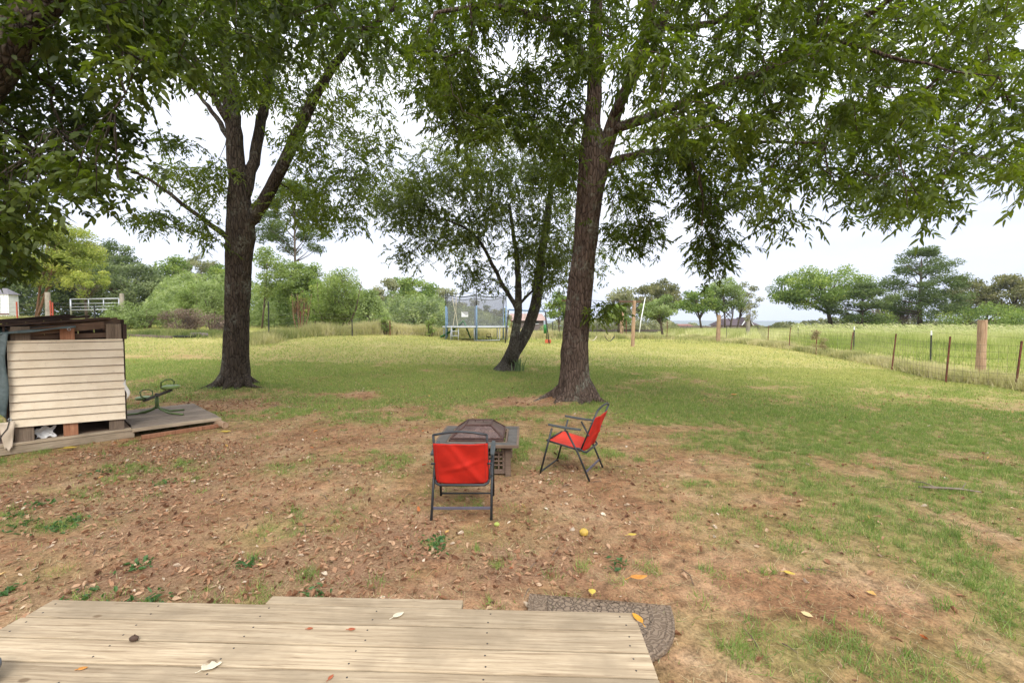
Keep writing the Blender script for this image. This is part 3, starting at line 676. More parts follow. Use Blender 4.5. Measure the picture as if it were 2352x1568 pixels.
bp_('cedar_tree', 'large feathery pale green cedar above the pipe gate', 'tree', 195, 375, 590, 735, 44, 'f_cedar', 'broad', dens=1.7, group=TB)
bp_('broad_tree', 'dull green tree with ragged top between the feathery cedar and the thin grey tree', 'tree', 335, 440, 578, 730, 52, 'f_green', 'broad', dens=1.3, group=TB)
bp_('broad_tree', 'thin grey leaved tree against the sky left of the dark trunk', 'tree', 400, 520, 572, 690, 60, 'f_grey', 'wisp', dens=1.4, group=TB)
bp_('broad_tree', 'mid green tree touching the left side of the dark trunk', 'tree', 455, 530, 590, 740, 40, 'f_green', 'broad', dens=1.4, group=TB)
bp_('tall_weed', 'tall yellow green goldenrod standing in the garden brush', 'weed', 408, 470, 640, 740, 29, 'f_bright', 'bush', dens=1.3, stems=3, bark='bark_far')
bp_('shrub', 'yellow green feathery shrub beside the dark trunk', 'shrub', 452, 520, 635, 735, 28, 'f_fern', 'bush', dens=1.5, stems=3)
bp_('shrub', 'long bright fern green shrub right of the pipe gate', 'shrub', 268, 395, 690, 765, 26, 'f_fern', 'bush', dens=2.0, stems=3)
bp_('shrub', 'fern green shrub tucked behind the playhouse roof', 'shrub', 222, 320, 700, 772, 25, 'f_fern', 'bush', dens=1.6, stems=2)
bp_('dead_shrub', 'big reddish brown dried shrub in the garden bed', 'shrub', 372, 470, 706, 772, 25, 'f_brown', 'bush', dens=1.8, stems=5, ls=.8)
bp_('dead_shrub', 'small reddish brown dried shrub against the dark trunk', 'shrub', 468, 530, 712, 772, 24.5, 'f_brown', 'bush', dens=1.5, stems=4, ls=.8)
bp_('young_tree', 'young tree with thin pinkish yellow leaves right of the dark trunk', 'tree', 575, 668, 560, 690, 30, 'f_bright', 'broad', base=600, dens=.7, stems=1, tw=4, bark='bark_far')
bp_('pine_tree', 'tall sparse pine with flat tiers rising behind the dark trunk', 'tree', 590, 752, 425, 570, 42, 'f_pine', 'pine', base=680, dens=1.5, tw=7, ncl=60)
bp_('young_tree', 'loose light green tree around the foot of the tall sparse pine', 'tree', 620, 745, 585, 700, 34, 'f_bright', 'broad', base=690, dens=1.5, stems=2)
bp_('broad_tree', 'dark green bushy tree low between the pinkish young tree and the pale one', 'tree', 580, 690, 640, 745, 38, 'f_green', 'broad', dens=1.5)
bp_('crape_myrtle', 'small bare stemmed tree with orange brown bark at the fence', 'tree', 660, 722, 655, 715, 25.5, 'f_green', 'wisp', base=690, stems=4, tw=4, bark='bark_rust', dens=.35)
bp_('bushy_tree', 'full green bushy tree with many thin stems at the back fence', 'tree', 718, 828, 596, 752, 28, 'f_bright', 'bush', base=772, dens=2.0, stems=5, tw=8)
bp_('broad_tree', 'dark leafed tree half hidden left of the full bushy tree', 'tree', 690, 760, 640, 750, 31, 'f_green', 'broad', dens=1.6)
bp_('cedar_tree', 'rounded green cedar right of the full bushy tree', 'tree', 812, 882, 642, 745, 36, 'f_fern', 'broad', dens=1.9)
bp_('broad_tree', 'grey green tree filling the gap behind the rounded cedar', 'tree', 850, 935, 640, 742, 60, 'f_grey', 'broad', dens=1.6, group=MBk)
bp_('broad_tree', 'tallest hazy round crown on the rise left of the trampoline', 'tree', 888, 1008, 627, 735, 75, 'f_green', 'broad', dens=1.6, group=MBk)
bp_('broad_tree', 'hazy tree sloping down behind the left edge of the trampoline net', 'tree', 965, 1062, 655, 745, 85, 'f_grey', 'broad', dens=1.6, group=MBk)
bp_('brush', 'pale green brush mound on the rise left of the trampoline', 'shrub', 880, 1040, 690, 750, 50, 'f_cedar', 'bush', dens=1.7, stems=2)
bp_('broad_tree', 'tree seen through the left part of the trampoline net', 'tree', 1050, 1108, 682, 752, 80, 'f_grey', 'broad', dens=1.7, group=MBk)
bp_('conifer', 'pointed conifer seen through the trampoline net', 'tree', 1102, 1128, 690, 752, 80, 'f_pine', 'broad', dens=1.6, group=MBk)
bp_('broad_tree', 'low tree seen through the right part of the trampoline net', 'tree', 1122, 1180, 704, 752, 80, 'f_grey', 'broad', dens=1.7, group=MBk)
bp_('broad_tree', 'grey green tree just left of the red barked trunk behind the swing set', 'tree', 1248, 1320, 668, 752, 55, 'f_green', 'broad', dens=1.3, group=MBk)
bp_('broad_tree', 'grey green oak just right of the red barked trunk', 'tree', 1385, 1455, 650, 750, 72, 'f_grey', 'broad', dens=1.3, group=RB)
bp_('oak_tree', 'brownish oak with a bare domed top behind the clothesline crossbar', 'tree', 1440, 1500, 645, 735, 78, 'f_oak', 'broad', dens=1.3, group=RB)
bp_('oak_tree', 'tallest brownish oak of the clump behind the clothesline', 'tree', 1470, 1572, 626, 725, 85, 'f_oak', 'broad', dens=1.4, group=RB)
bp_('broad_tree', 'dark green tree behind the clothesline pole', 'tree', 1385, 1460, 690, 752, 62, 'f_green', 'broad', dens=1.6, group=RB)
bp_('elm_tree', 'rounded yellow green elm right of the white pole', 'tree', 1472, 1570, 678, 752, 55, 'f_fern', 'dome', dens=1.6, group=RB)
bp_('elm_tree', 'dark limbed green elm in the middle of the clump left of the roofed house', 'tree', 1555, 1650, 645, 745, 58, 'f_green', 'dome', dens=1.5, group=RB, base=1616, tw=5)
bp_('elm_tree', 'bright topped elm with several stems left of the roofed house', 'tree', 1610, 1710, 632, 742, 60, 'f_fern', 'dome', dens=1.4, group=RB, stems=3, base=1668, tw=7)
bp_('elm_tree', 'sparse grey elm reaching right above the roofed house', 'tree', 1675, 1748, 640, 730, 64, 'f_grey', 'wisp', dens=.8, group=RB, base=1690)
bp_('sapling', 'thin whitish sapling in front of the grey gate post', 'tree', 1708, 1738, 680, 748, 40, 'f_grey', 'wisp', dens=.35)
bp_('cedar_elm', 'wide spreading tree with low branches alone left of the right hand pines', 'tree', 1768, 1992, 600, 742, 62, 'f_green', 'dome', dens=1.35, base=1910, tw=10, ncl=85)
bp_('pine_tree', 'low ragged pine with a dead brown bough between the spreading tree and the tall pine', 'tree', 1918, 2052, 655, 735, 58, 'f_pine', 'pine', dens=1.5, base=1980, tw=6)
bp_('pine_tree', 'tall round topped pine above the wooden corner post', 'tree', 2040, 2202, 576, 722, 60, 'f_pine', 'pine', dens=1.7, base=2110, tw=10, ncl=100)
bp_('dead_brush', 'brown leafless brush under the tall round topped pine', 'shrub', 1995, 2105, 690, 752, 66, 'f_brown', 'bush', dens=1.3, stems=4)
bp_('oak_tree', 'brownish green oak right of the tall pine', 'tree', 2175, 2275, 630, 740, 68, 'f_oak', 'broad', dens=1.5, group=RB)
bp_('oak_tree', 'broad brownish oak cut by the right edge of the view', 'tree', 2248, 2400, 624, 742, 66, 'f_oak', 'broad', dens=1.5, group=RB)
bp_('brush', 'dark green brush below the oaks at the right edge', 'shrub', 2120, 2400, 700, 762, 56, 'f_green', 'bush', dens=1.4, stems=2)
bp_('brush', 'low dark brush under the low ragged pine', 'shrub', 1900, 2060, 715, 755, 60, 'f_green', 'bush', dens=1.3, stems=2)
bp_('vine_shrub', 'small bright green vine clump with orange leaves on the back fence', 'shrub', 872, 898, 722, 765, 27.5, 'f_bright', 'bush', dens=1.8, stems=2)
bp_('vine_shrub', 'bright green vine clump on the back fence left of the trampoline', 'shrub', 978, 1000, 728, 770, 28.5, 'f_bright', 'bush', dens=1.8, stems=2)
bp_('dry_weed', 'tall dry brown weed growing through the right wire fence', 'weed', 1862, 1900, 742, 815, 20, 'f_tan', 'wisp', dens=1.6, stems=0, ls=.6)

# woods too dense to count: undergrowth under the left wood edge, far belt beyond
def woods(name, label, segs, mat, seed, ls=1.3):
    r = np.random.default_rng(seed); Vs = []; Ts = []
    for (u0, u1, v0, v1, Ya, Yb, n) in segs:
        u = r.uniform(u0, u1, n); Y = r.uniform(Ya, Yb, n); top = v0 + (fbm(u * .03, u * 0, seed, 3) - .5) * 26
        tp = np.clip(np.minimum(u - u0, u1 - u) / (.22 * (u1 - u0)), 0, 1) ** .6; top = v1 - (v1 - top) * (.15 + .85 * tp)
        v = top + (v1 - top) * r.uniform(0, 1, n) ** .8
        x = (u - CX) / F * Y; z = CAMZ - (v - HOR) / F * Y; z = np.maximum(z, H(x, Y) + .05)
        P_ = np.stack([x, Y, z], 1); s = .0035 * Y * ls * r.uniform(.6, 1.4, n)
        dr = unit(r.normal(size=(n, 3))); wv = unit(np.cross(dr, r.normal(size=(n, 3))))
        Vs.append(np.stack([P_ - dr * s[:, None] / 2, P_ + wv * s[:, None] * .3, P_ + dr * s[:, None] / 2, P_ - wv * s[:, None] * .3], 1).reshape(-1, 3))
        Ts.append(np.repeat(np.clip(fbm(u * .08, v * .08, seed + 4, 3) * 1.6 - .5 + r.uniform(0, .4, n), 0, 1), 4))
    V = np.concatenate(Vs); return tag(npmesh(name, V, np.arange(len(V)).reshape(-1, 4), M[mat], None, np.concatenate(Ts)), label, 'woods', kind='stuff')
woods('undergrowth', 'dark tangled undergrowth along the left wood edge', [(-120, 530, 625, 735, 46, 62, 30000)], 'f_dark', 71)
woods('brushy_rise', 'green brush covering the rise behind the back fence', [(530, 1180, 690, 756, 42, 70, 34000)], 'f_cedar', 72)
woods('hedgerow', 'tangled light green brush between the garden bed and the wood edge', [(320, 640, 628, 750, 31, 42, 22000), (570, 900, 655, 756, 33, 46, 24000), (840, 1060, 680, 752, 48, 64, 10000)], 'f_fern', 74)
woods('far_treeline', 'hazy tree belt far beyond the fields', [(1180, 2460, 749, 764, 190, 420, 40000), (1700, 2460, 734, 762, 62, 80, 26000), (1240, 1560, 728, 756, 70, 84, 9000)], 'f_grey', 73, 1.0)

# hills on the horizon
def hills():
    m, t, p, o = newmat('hill_forest'); p.inputs['Base Color'].default_value = (.07, .10, .07, 1); p.inputs['Roughness'].default_value = 1
    c = N(t, 'ShaderNodeTexCoord'); n = noise(t, .004, 5, .6, c.outputs['Object']); Lk(t, rampn(t, [(.3, (.05, .08, .05)), (.7, (.11, .14, .09))], n.outputs['Fac']).outputs[0], p.inputs['Base Color'])
    xs = np.linspace(-5200, 5200, 260); ys = np.linspace(0, 1, 14); X, Yp = np.meshgrid(xs, ys)
    top = 14 + 26 * (fbm(X * .0011 + 3, X * 0, 5, 4)) * 1.0
    z = -60 + (top + 60) * np.sin(Yp * math.pi) ** .7; Y = 2600 + Yp * 1500 + X * .1
    i = np.arange(X.size).reshape(X.shape); Fq = np.stack([i[:-1, :-1], i[:-1, 1:], i[1:, 1:], i[1:, :-1]], -1).reshape(-1, 4)
    tag(npmesh('hills', np.stack([X.ravel(), Y.ravel(), z.ravel()], 1), Fq, m, smooth=True), kind='structure')
hills()

# ------------------------------------------------------------------ grass, weeds, litter
def gmat(n, stops, tr=.35): M[n] = leafmat(n, stops, tr, (1.1, 1.3, .7), .6)
gmat('grass', [(0, (.11, .18, .045)), (.40, (.22, .30, .07)), (.72, (.36, .38, .12)), (1, (.54, .47, .20))])
gmat('straw', [(0, (.20, .14, .07)), (.5, (.36, .28, .14)), (1, (.55, .46, .27))], .2)
gmat('field_grass', [(0, (.15, .19, .045)), (.4, (.27, .32, .085)), (.7, (.46, .45, .19)), (1, (.68, .63, .40))])
gmat('weed', [(0, (.09, .13, .035)), (.4, (.21, .23, .08)), (.7, (.40, .36, .17)), (1, (.58, .50, .30))])
def blades(P_, h, wd, T, seed, lean=.5, bend=False):
    r = np.random.default_rng(seed); n = len(P_); a = r.uniform(0, 6.28, n)
    wv = np.stack([np.cos(a), np.sin(a), np.zeros(n)], 1) * (wd / 2)[:, None]
    b = r.uniform(0, 6.28, n); l = np.abs(r.normal(size=n)) * lean
    tip = P_ + np.stack([np.cos(b) * l * h, np.sin(b) * l * h, h / np.sqrt(1 + l * l)], 1)
    V = np.stack([P_ - wv, P_ + wv, tip], 1).reshape(-1, 3)
    return V, np.repeat(T, 3)
def microz(x, y):
    near = (1 - sst(14, 30, y))
    z = H(x, y) + near * ((fbm(x * .9, y * .9, 51, 3) - .5) * .05) + ((x > -9) & (x < 12) & (y > 1) & (y < 12)) * near * ((fbm(x * 7, y * 7, 52, 3) - .5) * .022)
    for b, r_, h_ in ((gpx(540, 895), .9, .10), (gpx(1325, 915), .9, .14), (gpx(1165, 848), .7, .1)): z = z + h_ * blob(x, y, b, r_, r_) * ((y > 1) & (y < 12))
    return z
def wedge(n, ya, yb, seed, m=1.16, power=1.0):
    r = np.random.default_rng(seed); k = r.uniform(0, 1, n)
    y = np.sqrt(ya ** 2 + (yb ** 2 - ya ** 2) * k); x = y * r.uniform(-m, m, n); return x, y, r
EX = [((-6.6, 6.7), (.9, 1.1)), ]   # playhouse floor: no grass
def outside(x, y):
    # keep the playhouse, the wooden platform and the deck clear
    dx = x + 5.71; dy = y - 6.81; a, b = math.cos(R(46.2)), math.sin(R(46.2)); lx = dx * a + dy * b; ly = -dx * b + dy * a
    ok = ~((lx > -1.9) & (lx < .05) & (ly > -.05) & (ly < 1.4)) & ~((lx > -.1) & (lx < 1.18) & (ly > -.12) & (ly < 1.95))
    ok &= ~((x > -2.6) & (x < .68) & (y < 2.42)); return ok
def right_fence_x(y): return np.interp(y, [5, 12, 13.3, 16.6, 20, 24, 33, 45], [12.6, 13.2, 12.9, 13.9, 14.6, 15.2, 16.2, 17.5])
Vs, Ts = [], []
for (n, ya, yb, h, wd, sd_, keep) in ((430000, 1.9, 8, .042, .0045, 1, 1), (430000, 8, 16, .045, .0085, 2, 1), (420000, 16, 38, .055, .018, 3, 1)):
    x, y, r = wedge(n, ya, yb, sd_); g = greenmask(x, y); pr = sst(.26, .80, g) * (.95) + .05
    if sd_ == 1:
        tf = sst(.50, .62, fbm(x * 9, y * 9, 77, 2)); pr = np.clip(pr * (.14 + 1.25 * tf), 0, 1)
    d = drymask(x, y)
    inside = x < right_fence_x(y) - .2
    ok = (r.random(n) < pr * keep) & outside(x, y) & inside; x, y, g, d = x[ok], y[ok], g[ok], d[ok]; k = len(x)
    ht = h * r.uniform(.5, 1.5, k) * (.75 + .6 * g); P_ = np.stack([x, y, microz(x, y) - .004], 1)
    T = np.clip(.10 + .30 * r.random(k) +   .52 * d + .45 * (fbm(x * .8, y * .8, 91, 3) - .45) + .12 * (y > 12), 0, 1)
    T = np.where(r.random(k) < .16, r.uniform(.6, 1, k), T); T = np.where(r.random(k) < .12, 0, T)
    V, T = blades(P_, ht, wd * r.uniform(.7, 1.3, k), T, sd_ + 50, .9); Vs.append(V); Ts.append(T)
V = np.concatenate(Vs); tag(npmesh('lawn_grass', V, np.arange(len(V)).reshape(-1, 3), M['grass'], None, np.concatenate(Ts)), 'short patchy lawn grass over the yard', 'grass', kind='stuff')
# coarse tufts in the bare foreground
x, y, r = wedge(2600, 2.0, 9.5, 8); g = greenmask(x, y); ok = (r.random(len(x)) < .06 + .9 * sst(.34, .6, g)) & outside(x, y); x, y = x[ok], y[ok]
ex = np.array([gpx(u, v) for u, v in ((1335, 1305), (1345, 1295), (1480, 1300), (1500, 1310), (1620, 1310), (1650, 1322), (1130, 1395), (230, 1390), (350, 1388), (190, 1372), (1300, 1385), (990, 1255), (1690, 1500), (1720, 1430), (1790, 1470), (1900, 1490), (1610, 1385), (1930, 1440), (2160, 1400), (2170, 1390), (2220, 1520), (60, 1200), (130, 1205), (180, 1195), (30, 1170), (460, 1130), (370, 1110), (1870, 1310), (2250, 1300), (2300, 1340), (1100, 1160), (1095, 1150), (1075, 1165))])
x = np.concatenate([x, ex[:, 0]]); y = np.concatenate([y, ex[:, 1]]); K = 46
xx = np.repeat(x, K); yy = np.repeat(y, K); rad = np.repeat(r.uniform(.03, .10, len(x)), K); a = r.uniform(0, 6.28, len(xx)); q = np.sqrt(r.random(len(xx))) * rad
xx = xx + np.cos(a) * q; yy = yy + np.sin(a) * q; ok = outside(xx, yy); xx, yy = xx[ok], yy[ok]; k = len(xx)
T = np.clip(np.repeat(r.uniform(0, .45, len(x)), K)[ok] * .8 + r.uniform(0, .3, k), 0, 1)
V, T = blades(np.stack([xx, yy, microz(xx, yy) - .004], 1), r.uniform(.03, .09, k), r.uniform(.003, .0065, k), T, 60, 1.0)
tag(npmesh('grass_tufts', V, np.arange(len(V)).reshape(-1, 3), M['grass'], None, T), 'coarse green grass tufts scattered over the bare red soil', 'grass', kind='stuff')
# dry thatch lying flat
x, y, r = wedge(120000, 1.9, 9.5, 12); ok = (r.random(len(x)) < .25 + .6 * fbm(x * 2, y * 2, 14, 3)) & outside(x, y); x, y = x[ok], y[ok]; k = len(x)
V, T = blades(np.stack([x, y, microz(x, y) + .002], 1), r.uniform(.015, .05, k), r.uniform(.002, .004, k), r.random(k), 62, 3.5)
tag(npmesh('dry_thatch', V, np.arange(len(V)).reshape(-1, 3), M['straw'], None, T), 'dry straw and dead grass lying over the soil', 'dead grass', kind='stuff')
# long grass field right of the fence, weeds under both fences
x, y, r = wedge(420000, 11, 62, 15, 1.25); off = x - right_fence_x(y); fld = sst(1.3, 3.2, off + .8 * (fbm(x * .5, y * .5, 5, 3) - .5))
ok = (off > .35) & (r.random(len(x)) < (.22 + .78 * fld)); x, y, fld = x[ok], y[ok], fld[ok]; k = len(x)
ht = (.07 + fld * (.16 + .62 * sst(19, 32, y + .2 * (x - 18)))) * r.uniform(.6, 1.25, k)
T = np.clip(.12 + .35 * r.random(k) + .45 * (1 - fld) * (fbm(x * .6, y * .6, 7, 3)) + .3 * sst(24, 34, y) + .9 * (fbm(x * .3, y * .5, 8, 4) - .42), 0, 1)
V, T2 = blades(np.stack([x, y, H(x, y)], 1), ht, .010 + .0009 * y, T, 63, .35)
tag(npmesh('field_grass', V, np.arange(len(V)).reshape(-1, 3), M['field_grass'], None, T2), 'long bright grass in the field beyond the right fence', 'grass', kind='stuff')
# the tall pale seed heads at the far edge of the field
n = 5200; r = np.random.default_rng(16); y = r.uniform(30, 38, n); x = r.uniform(.62, 1.2, n) * y; 
P0 = np.stack([x, y, H(x, y) + r.uniform(.55, 1.15, n)], 1); b = r.uniform(0, 6.28, n); l = r.uniform(.25, .6, n)
mid = P0 + np.stack([np.cos(b) * l * .4, np.sin(b) * l * .3, l * .55], 1); tip = P0 + np.stack([np.cos(b) * l, np.sin(b) * l * .6, l * .35], 1); wv = np.array([0.013, .008, 0.012])
V = np.stack([P0 - wv, mid - wv * .8, tip, mid + wv * .8], 1).reshape(-1, 3)
tag(npmesh('seed_grass', V, np.arange(len(V)).reshape(-1, 4), M['field_grass'], None, np.repeat(r.uniform(.25, .95, n), 4)), 'tall arching reed grass along the far side of the field', 'grass', kind='stuff')
# open ground beyond the back fence
x, y, r = wedge(150000, 29, 62, 17, 1.2); ok = (x < right_fence_x(y) - .4) & (r.random(len(x)) < .5 + .5 * fbm(x * .3, y * .3, 4, 3)) & ~((x > 6.5) & (x < 14) & (y < 40) & (fbm(x, y, 3, 2) < .6)); x, y = x[ok], y[ok]; k = len(x)
T = np.clip(.25 + .5 * r.random(k) + .5 * (fbm(x * .2, y * .2, 44, 3) - .4), 0, 1)
V, T2 = blades(np.stack([x, y, H(x, y)], 1), r.uniform(.08, .34, k), .012 + .0008 * y, T, 64, .4)
tag(npmesh('meadow_grass', V, np.arange(len(V)).reshape(-1, 3), M['weed'], None, T2), 'rough meadow grass beyond the back fence', 'grass', kind='stuff')
def strip(pts, n, width, hmax, seed, tlo, thi, side=0):
    r = np.random.default_rng(seed); P_ = np.array(pts); s = np.concatenate([[0], np.cumsum(np.linalg.norm(np.diff(P_, axis=0), axis=1))])
    q = r.uniform(0, s[-1], n); x = np.interp(q, s, P_[:, 0]); y = np.interp(q, s, P_[:, 1])
    x = x + r.normal(size=n) * width * .5 + side; y = y + r.normal(size=n) * width * .5
    dn = fbm(q * .8, q * 0 + seed, seed, 4); ok = r.random(n) < dn * 1.5; x, y, q, dn = x[ok], y[ok], q[ok], dn[ok]; k = len(x)
    ht = hmax * (.25 + 1.1 * dn) * r.uniform(.35, 1.1, k)
    T = np.clip(tlo + (thi - tlo) * fbm(x * .9, y * .9 + 3, seed + 2, 3) * 1.5 - .15 + .35 * r.random(k), 0, 1)
    V, T2 = blades(np.stack([x, y, H(x, y)], 1), ht, .010 + .0011 * y * r.uniform(.6, 1.5, k), T, seed + 5, .42); return V, T2
fp = [(float(right_fence_x(q)), q) for q in (6, 9, 12, 13.3, 16.6, 20, 24, 33, 45)]
V, T2 = strip(fp, 70000, .42, .42, 31, .15, .95); tag(npmesh('fence_weeds', V, np.arange(len(V)).reshape(-1, 3), M['weed'], None, T2), 'dry and green weeds along the right wire fence', 'weeds', kind='stuff')
BF = [gpx(588, 790), gpx(620, 779), gpx(700, 770), gpx(809, 768), gpx(900, 768), gpx(1000, 772), gpx(1100, 775), gpx(1180, 776), gpx(1269, 778), gpx(1360, 779), gpx(1440, 778), gpx(1545, 779)]
V, T2 = strip(BF[:4], 16000, .7, .75, 32, .1, .7); Va, Ta = strip(BF[3:9], 46000, .55, .85, 33, .35, 1.0); Vb, Tb = strip(BF[8:], 26000, .5, .60, 34, .05, .8)
V = np.concatenate([V, Va, Vb]); T2 = np.concatenate([T2, Ta, Tb])
tag(npmesh('back_weeds', V, np.arange(len(V)).reshape(-1, 3), M['weed'], None, T2), 'tan and green weeds grown through the back fence', 'weeds', kind='stuff')
GB = [gpx(285, 772), gpx(400, 774), gpx(530, 777), gpx(600, 782)]
V, T2 = strip([(p[0], p[1] + .8) for p in GB], 14000, .8, .34, 35, -.1, .5); tag(npmesh('garden_weeds', V, np.arange(len(V)).reshape(-1, 3), M['weed'], None, T2), 'low green weeds in the old garden bed', 'weeds', kind='stuff')
# broad leaved ground weeds and leaf litter
M['litter'] = leafmat('litter', [(0, (.12, .055, .030)), (.3, (.27, .135, .070)), (.6, (.40, .235, .135)), (.85, (.50, .35, .22)), (1, (.60, .50, .38))], .12, (1, .9, .8), .8)
def leaves_flat(x, y, z, s, T, seed, lift=.35, tilt=.35):
    r = np.random.default_rng(seed); n = len(x); a = r.uniform(0, 6.28, n); d = np.stack([np.cos(a), np.sin(a), r.normal(size=n) * tilt], 1); d = unit(d)
    sd_ = unit(np.cross(np.array([0, 0, 1.0]) + r.normal(size=(n, 3)) * tilt, d)); up = np.cross(d, sd_)
    P_ = np.stack([x, y, z], 1); L = s[:, None]; wd = L * r.uniform(.10, .30, n)[:, None]; c = (r.uniform(.05, 1, n) * lift)[:, None]
    b = P_ - d * L * .5; t_ = P_ + d * L * .5 + up * L * c * .4; m1 = P_ - d * L * .12; 
    l = m1 + sd_ * wd + up * L * c * .55; rt = m1 - sd_ * wd + up * L * c * .55
    w1 = r.uniform(.6, 1.25, (n, 1)); w2 = r.uniform(.6, 1.25, (n, 1)); cu = up * L * c
    m2 = P_ + d * L * .22; l2 = m2 + sd_ * wd * w2 * .8 + cu * r.uniform(.1, 1.1, (n, 1)); r2_ = m2 - sd_ * wd * w1 * .8 + cu * r.uniform(.1, 1.1, (n, 1)); l = l + sd_ * wd * (w1 - 1); q = m2 + cu * .05
    V = np.stack([b, rt, r2_, t_, l2, l, m1 - cu * .1, q], 1).reshape(-1, 3); f = np.arange(8 * n).reshape(-1, 8)
    return V, np.concatenate([f[:, [0, 1, 6]], f[:, [1, 2, 6]], f[:, [6, 2, 7]], f[:, [7, 2, 3]], f[:, [7, 3, 4]], f[:, [6, 7, 4]], f[:, [6, 4, 5]], f[:, [0, 6, 5]]]), np.repeat(T, 8)
x, y, r = wedge(150000, 1.9, 15, 18); lt = littermask(x, y); ok = (r.random(len(x)) < lt * .7) & outside(x, y); x, y = x[ok], y[ok]; k = len(x)
T = np.clip(r.normal(size=k) * .24 + .46, 0, 1)
V, Fq, T2 = leaves_flat(x, y, microz(x, y) + .006, r.uniform(.012, .062, k), T, 66, .7, .3)
tag(npmesh('leaf_litter', V, Fq, M['litter'], None, T2), 'brown curled leaf litter over the yard', 'fallen leaves', kind='stuff')
M['litter_bright'] = leafmat('litter_bright', [(0, (.36, .09, .035)), (.4, (.50, .19, .06)), (.7, (.55, .34, .10)), (1, (.55, .50, .30))], .15, (1, .9, .7), .6)
x, y, r = wedge(520, 2.0, 16, 19); ok = (r.random(len(x)) < .45 + .4 * littermask(x, y)) & outside(x, y); x, y = x[ok], y[ok]; k = len(x)
V, Fq, T2 = leaves_flat(x, y, microz(x, y) + .012, r.uniform(.035, .075, k), r.random(k), 67, .4)
xb, yb, r = wedge(1500, 9, 27, 25); ok = (xb < right_fence_x(yb) - .4) & (r.random(len(xb)) < .6) & (fbm(xb * .25, yb * .25, 6, 3) > .42); xb, yb = xb[ok], yb[ok]; kb = len(xb)
Vb, Fb, Tb = leaves_flat(xb, yb, microz(xb, yb) + .035, r.uniform(.03, .075, kb), r.uniform(.6, 1, kb), 69, .4)
Fq = np.concatenate([Fq, Fb + len(V)]); V = np.concatenate([V, Vb]); T2 = np.concatenate([T2, Tb])
tag(npmesh('bright_fallen_leaves', V, Fq, M['litter_bright'], None, T2), 'orange and yellow fallen leaves dotted over the yard', 'fallen leaves', kind='stuff')
# fallen twigs
r = np.random.default_rng(23); mb = MB()
for k in range(170):
    y = math.sqrt(r.uniform(4, 120)); x = y * r.uniform(-1.1, .9); 
    if not outside(np.array([x]), np.array([y]))[0]: continue
    a = r.uniform(0, 6.28); L = r.uniform(.05, .22); z = float(microz(np.array([x]), np.array([y]))[0]) + .008; b = a + r.normal() * .3
    mb.tube([(x, y, z), (x + L * .5 * math.cos(a), y + L * .5 * math.sin(a), z + .012), (x + L * .5 * (math.cos(a) + math.cos(b)), y + L * .5 * (math.sin(a) + math.sin(b)), z)], [.0035, .003, .0015], 4)
tag(mb.build('fallen_twigs', plain('twig', (.13, .09, .065), .9, 0, .4, 9), None), 'thin brown twigs strewn over the soil', 'twigs', kind='stuff')
# dandelion like rosettes
rs = [(60, 1205), (110, 1212), (170, 1195), (150, 1215), (40, 1185), (300, 1388), (350, 1384), (190, 1370), (560, 1300), (995, 1250), (1010, 1262), (320, 1300), (380, 1108), (90, 1160), (1420, 1298), (230, 1085), (720, 1365), (25, 1358), (1015, 1240)]
Cx = np.array([G(u, v) for u, v in rs]); r = np.random.default_rng(20); C = np.repeat(Cx, 26, 0); n = len(C); C = C + np.concatenate([r.normal(size=(n, 2)) * .055, np.full((n, 1), .012)], 1)
V, Fq, T2 = leaves_flat(C[:, 0], C[:, 1], C[:, 2], r.uniform(.02, .06, n), r.uniform(.3, 1, n), 68, .5, .4)
tag(npmesh('ground_weeds', V, Fq, leafmat('weed_leaf', [(0, (.03, .07, .02)), (1, (.08, .16, .05))], .3), None, T2), 'low broad leaved green weeds among the dead leaves', 'weeds', kind='stuff')

# ------------------------------------------------------------------ man made things: materials
M['deck'] = wood('deck_board', (.25, .182, .112), (.365, .280, .180), (.455, .362, .243), 0, .8, True, .8)
M['joist'] = wood('joist_wood', (.20, .15, .10), (.32, .25, .17), (.42, .34, .25), 0, .85)
M['pal_grey'] = wood('weathered_board', (.12, .09, .07), (.21, .165, .125), (.30, .24, .19), 0, .9)
M['pal_v'] = wood('weathered_upright', (.10, .075, .055), (.19, .14, .10), (.27, .21, .155), 2, .9)
M['pal_or'] = wood('orange_upright', (.22, .095, .05), (.33, .15, .08), (.42, .22, .13), 2, .9)
M['dark_wood'] = wood('dark_board', (.03, .02, .016), (.06, .037, .028), (.10, .062, .046), 0, .9)
M['brown_wood'] = wood('brown_board', (.07, .04, .026), (.14, .085, .055), (.21, .14, .095), 0, .9)
M['post_wood'] = wood('round_post', (.20, .12, .07), (.36, .235, .145), (.50, .36, .24), 2, .85, True)
M['post_grey'] = wood('grey_post', (.19, .165, .13), (.31, .275, .22), (.42, .38, .31), 2, .9)
M['red_cloth'] = plain('red_fabric', (.50, .020, .009), .8, var=.28, scale=5, spec=.25)
M['red_seat'] = plain('red_seat_fabric', (.54, .045, .025), .8, var=.2, scale=5, spec=.25)
M['char'] = plain('charcoal_tube', (.028, .031, .034), .45, .3, .25, 20, .5)
M['arm'] = plain('grey_armrest', (.055, .062, .062), .8, 0, .2, 20)
M['copper'] = plain('bronze_metal', (.10, .055, .045), .6, .4, .45, 14)
M['slate'] = plain('slate_tile', (.095, .086, .076), .85, 0, .35, 9)
M['fpwood'] = wood('fire_pit_frame', (.09, .06, .042), (.16, .11, .078), (.23, .165, .12), 0, .8)
M['rust'] = plain('rusty_steel', (.15, .045, .028), .85, .2, .5, 9)
M['rust_red'] = plain('red_painted_steel', (.38, .075, .04), .8, .1, .35, 9)
M['black'] = plain('black_paint', (.022, .024, .022), .6, 0, .3, 9)
M['white'] = plain('white_paint', (.76, .77, .76), .5, 0, .1, 5)
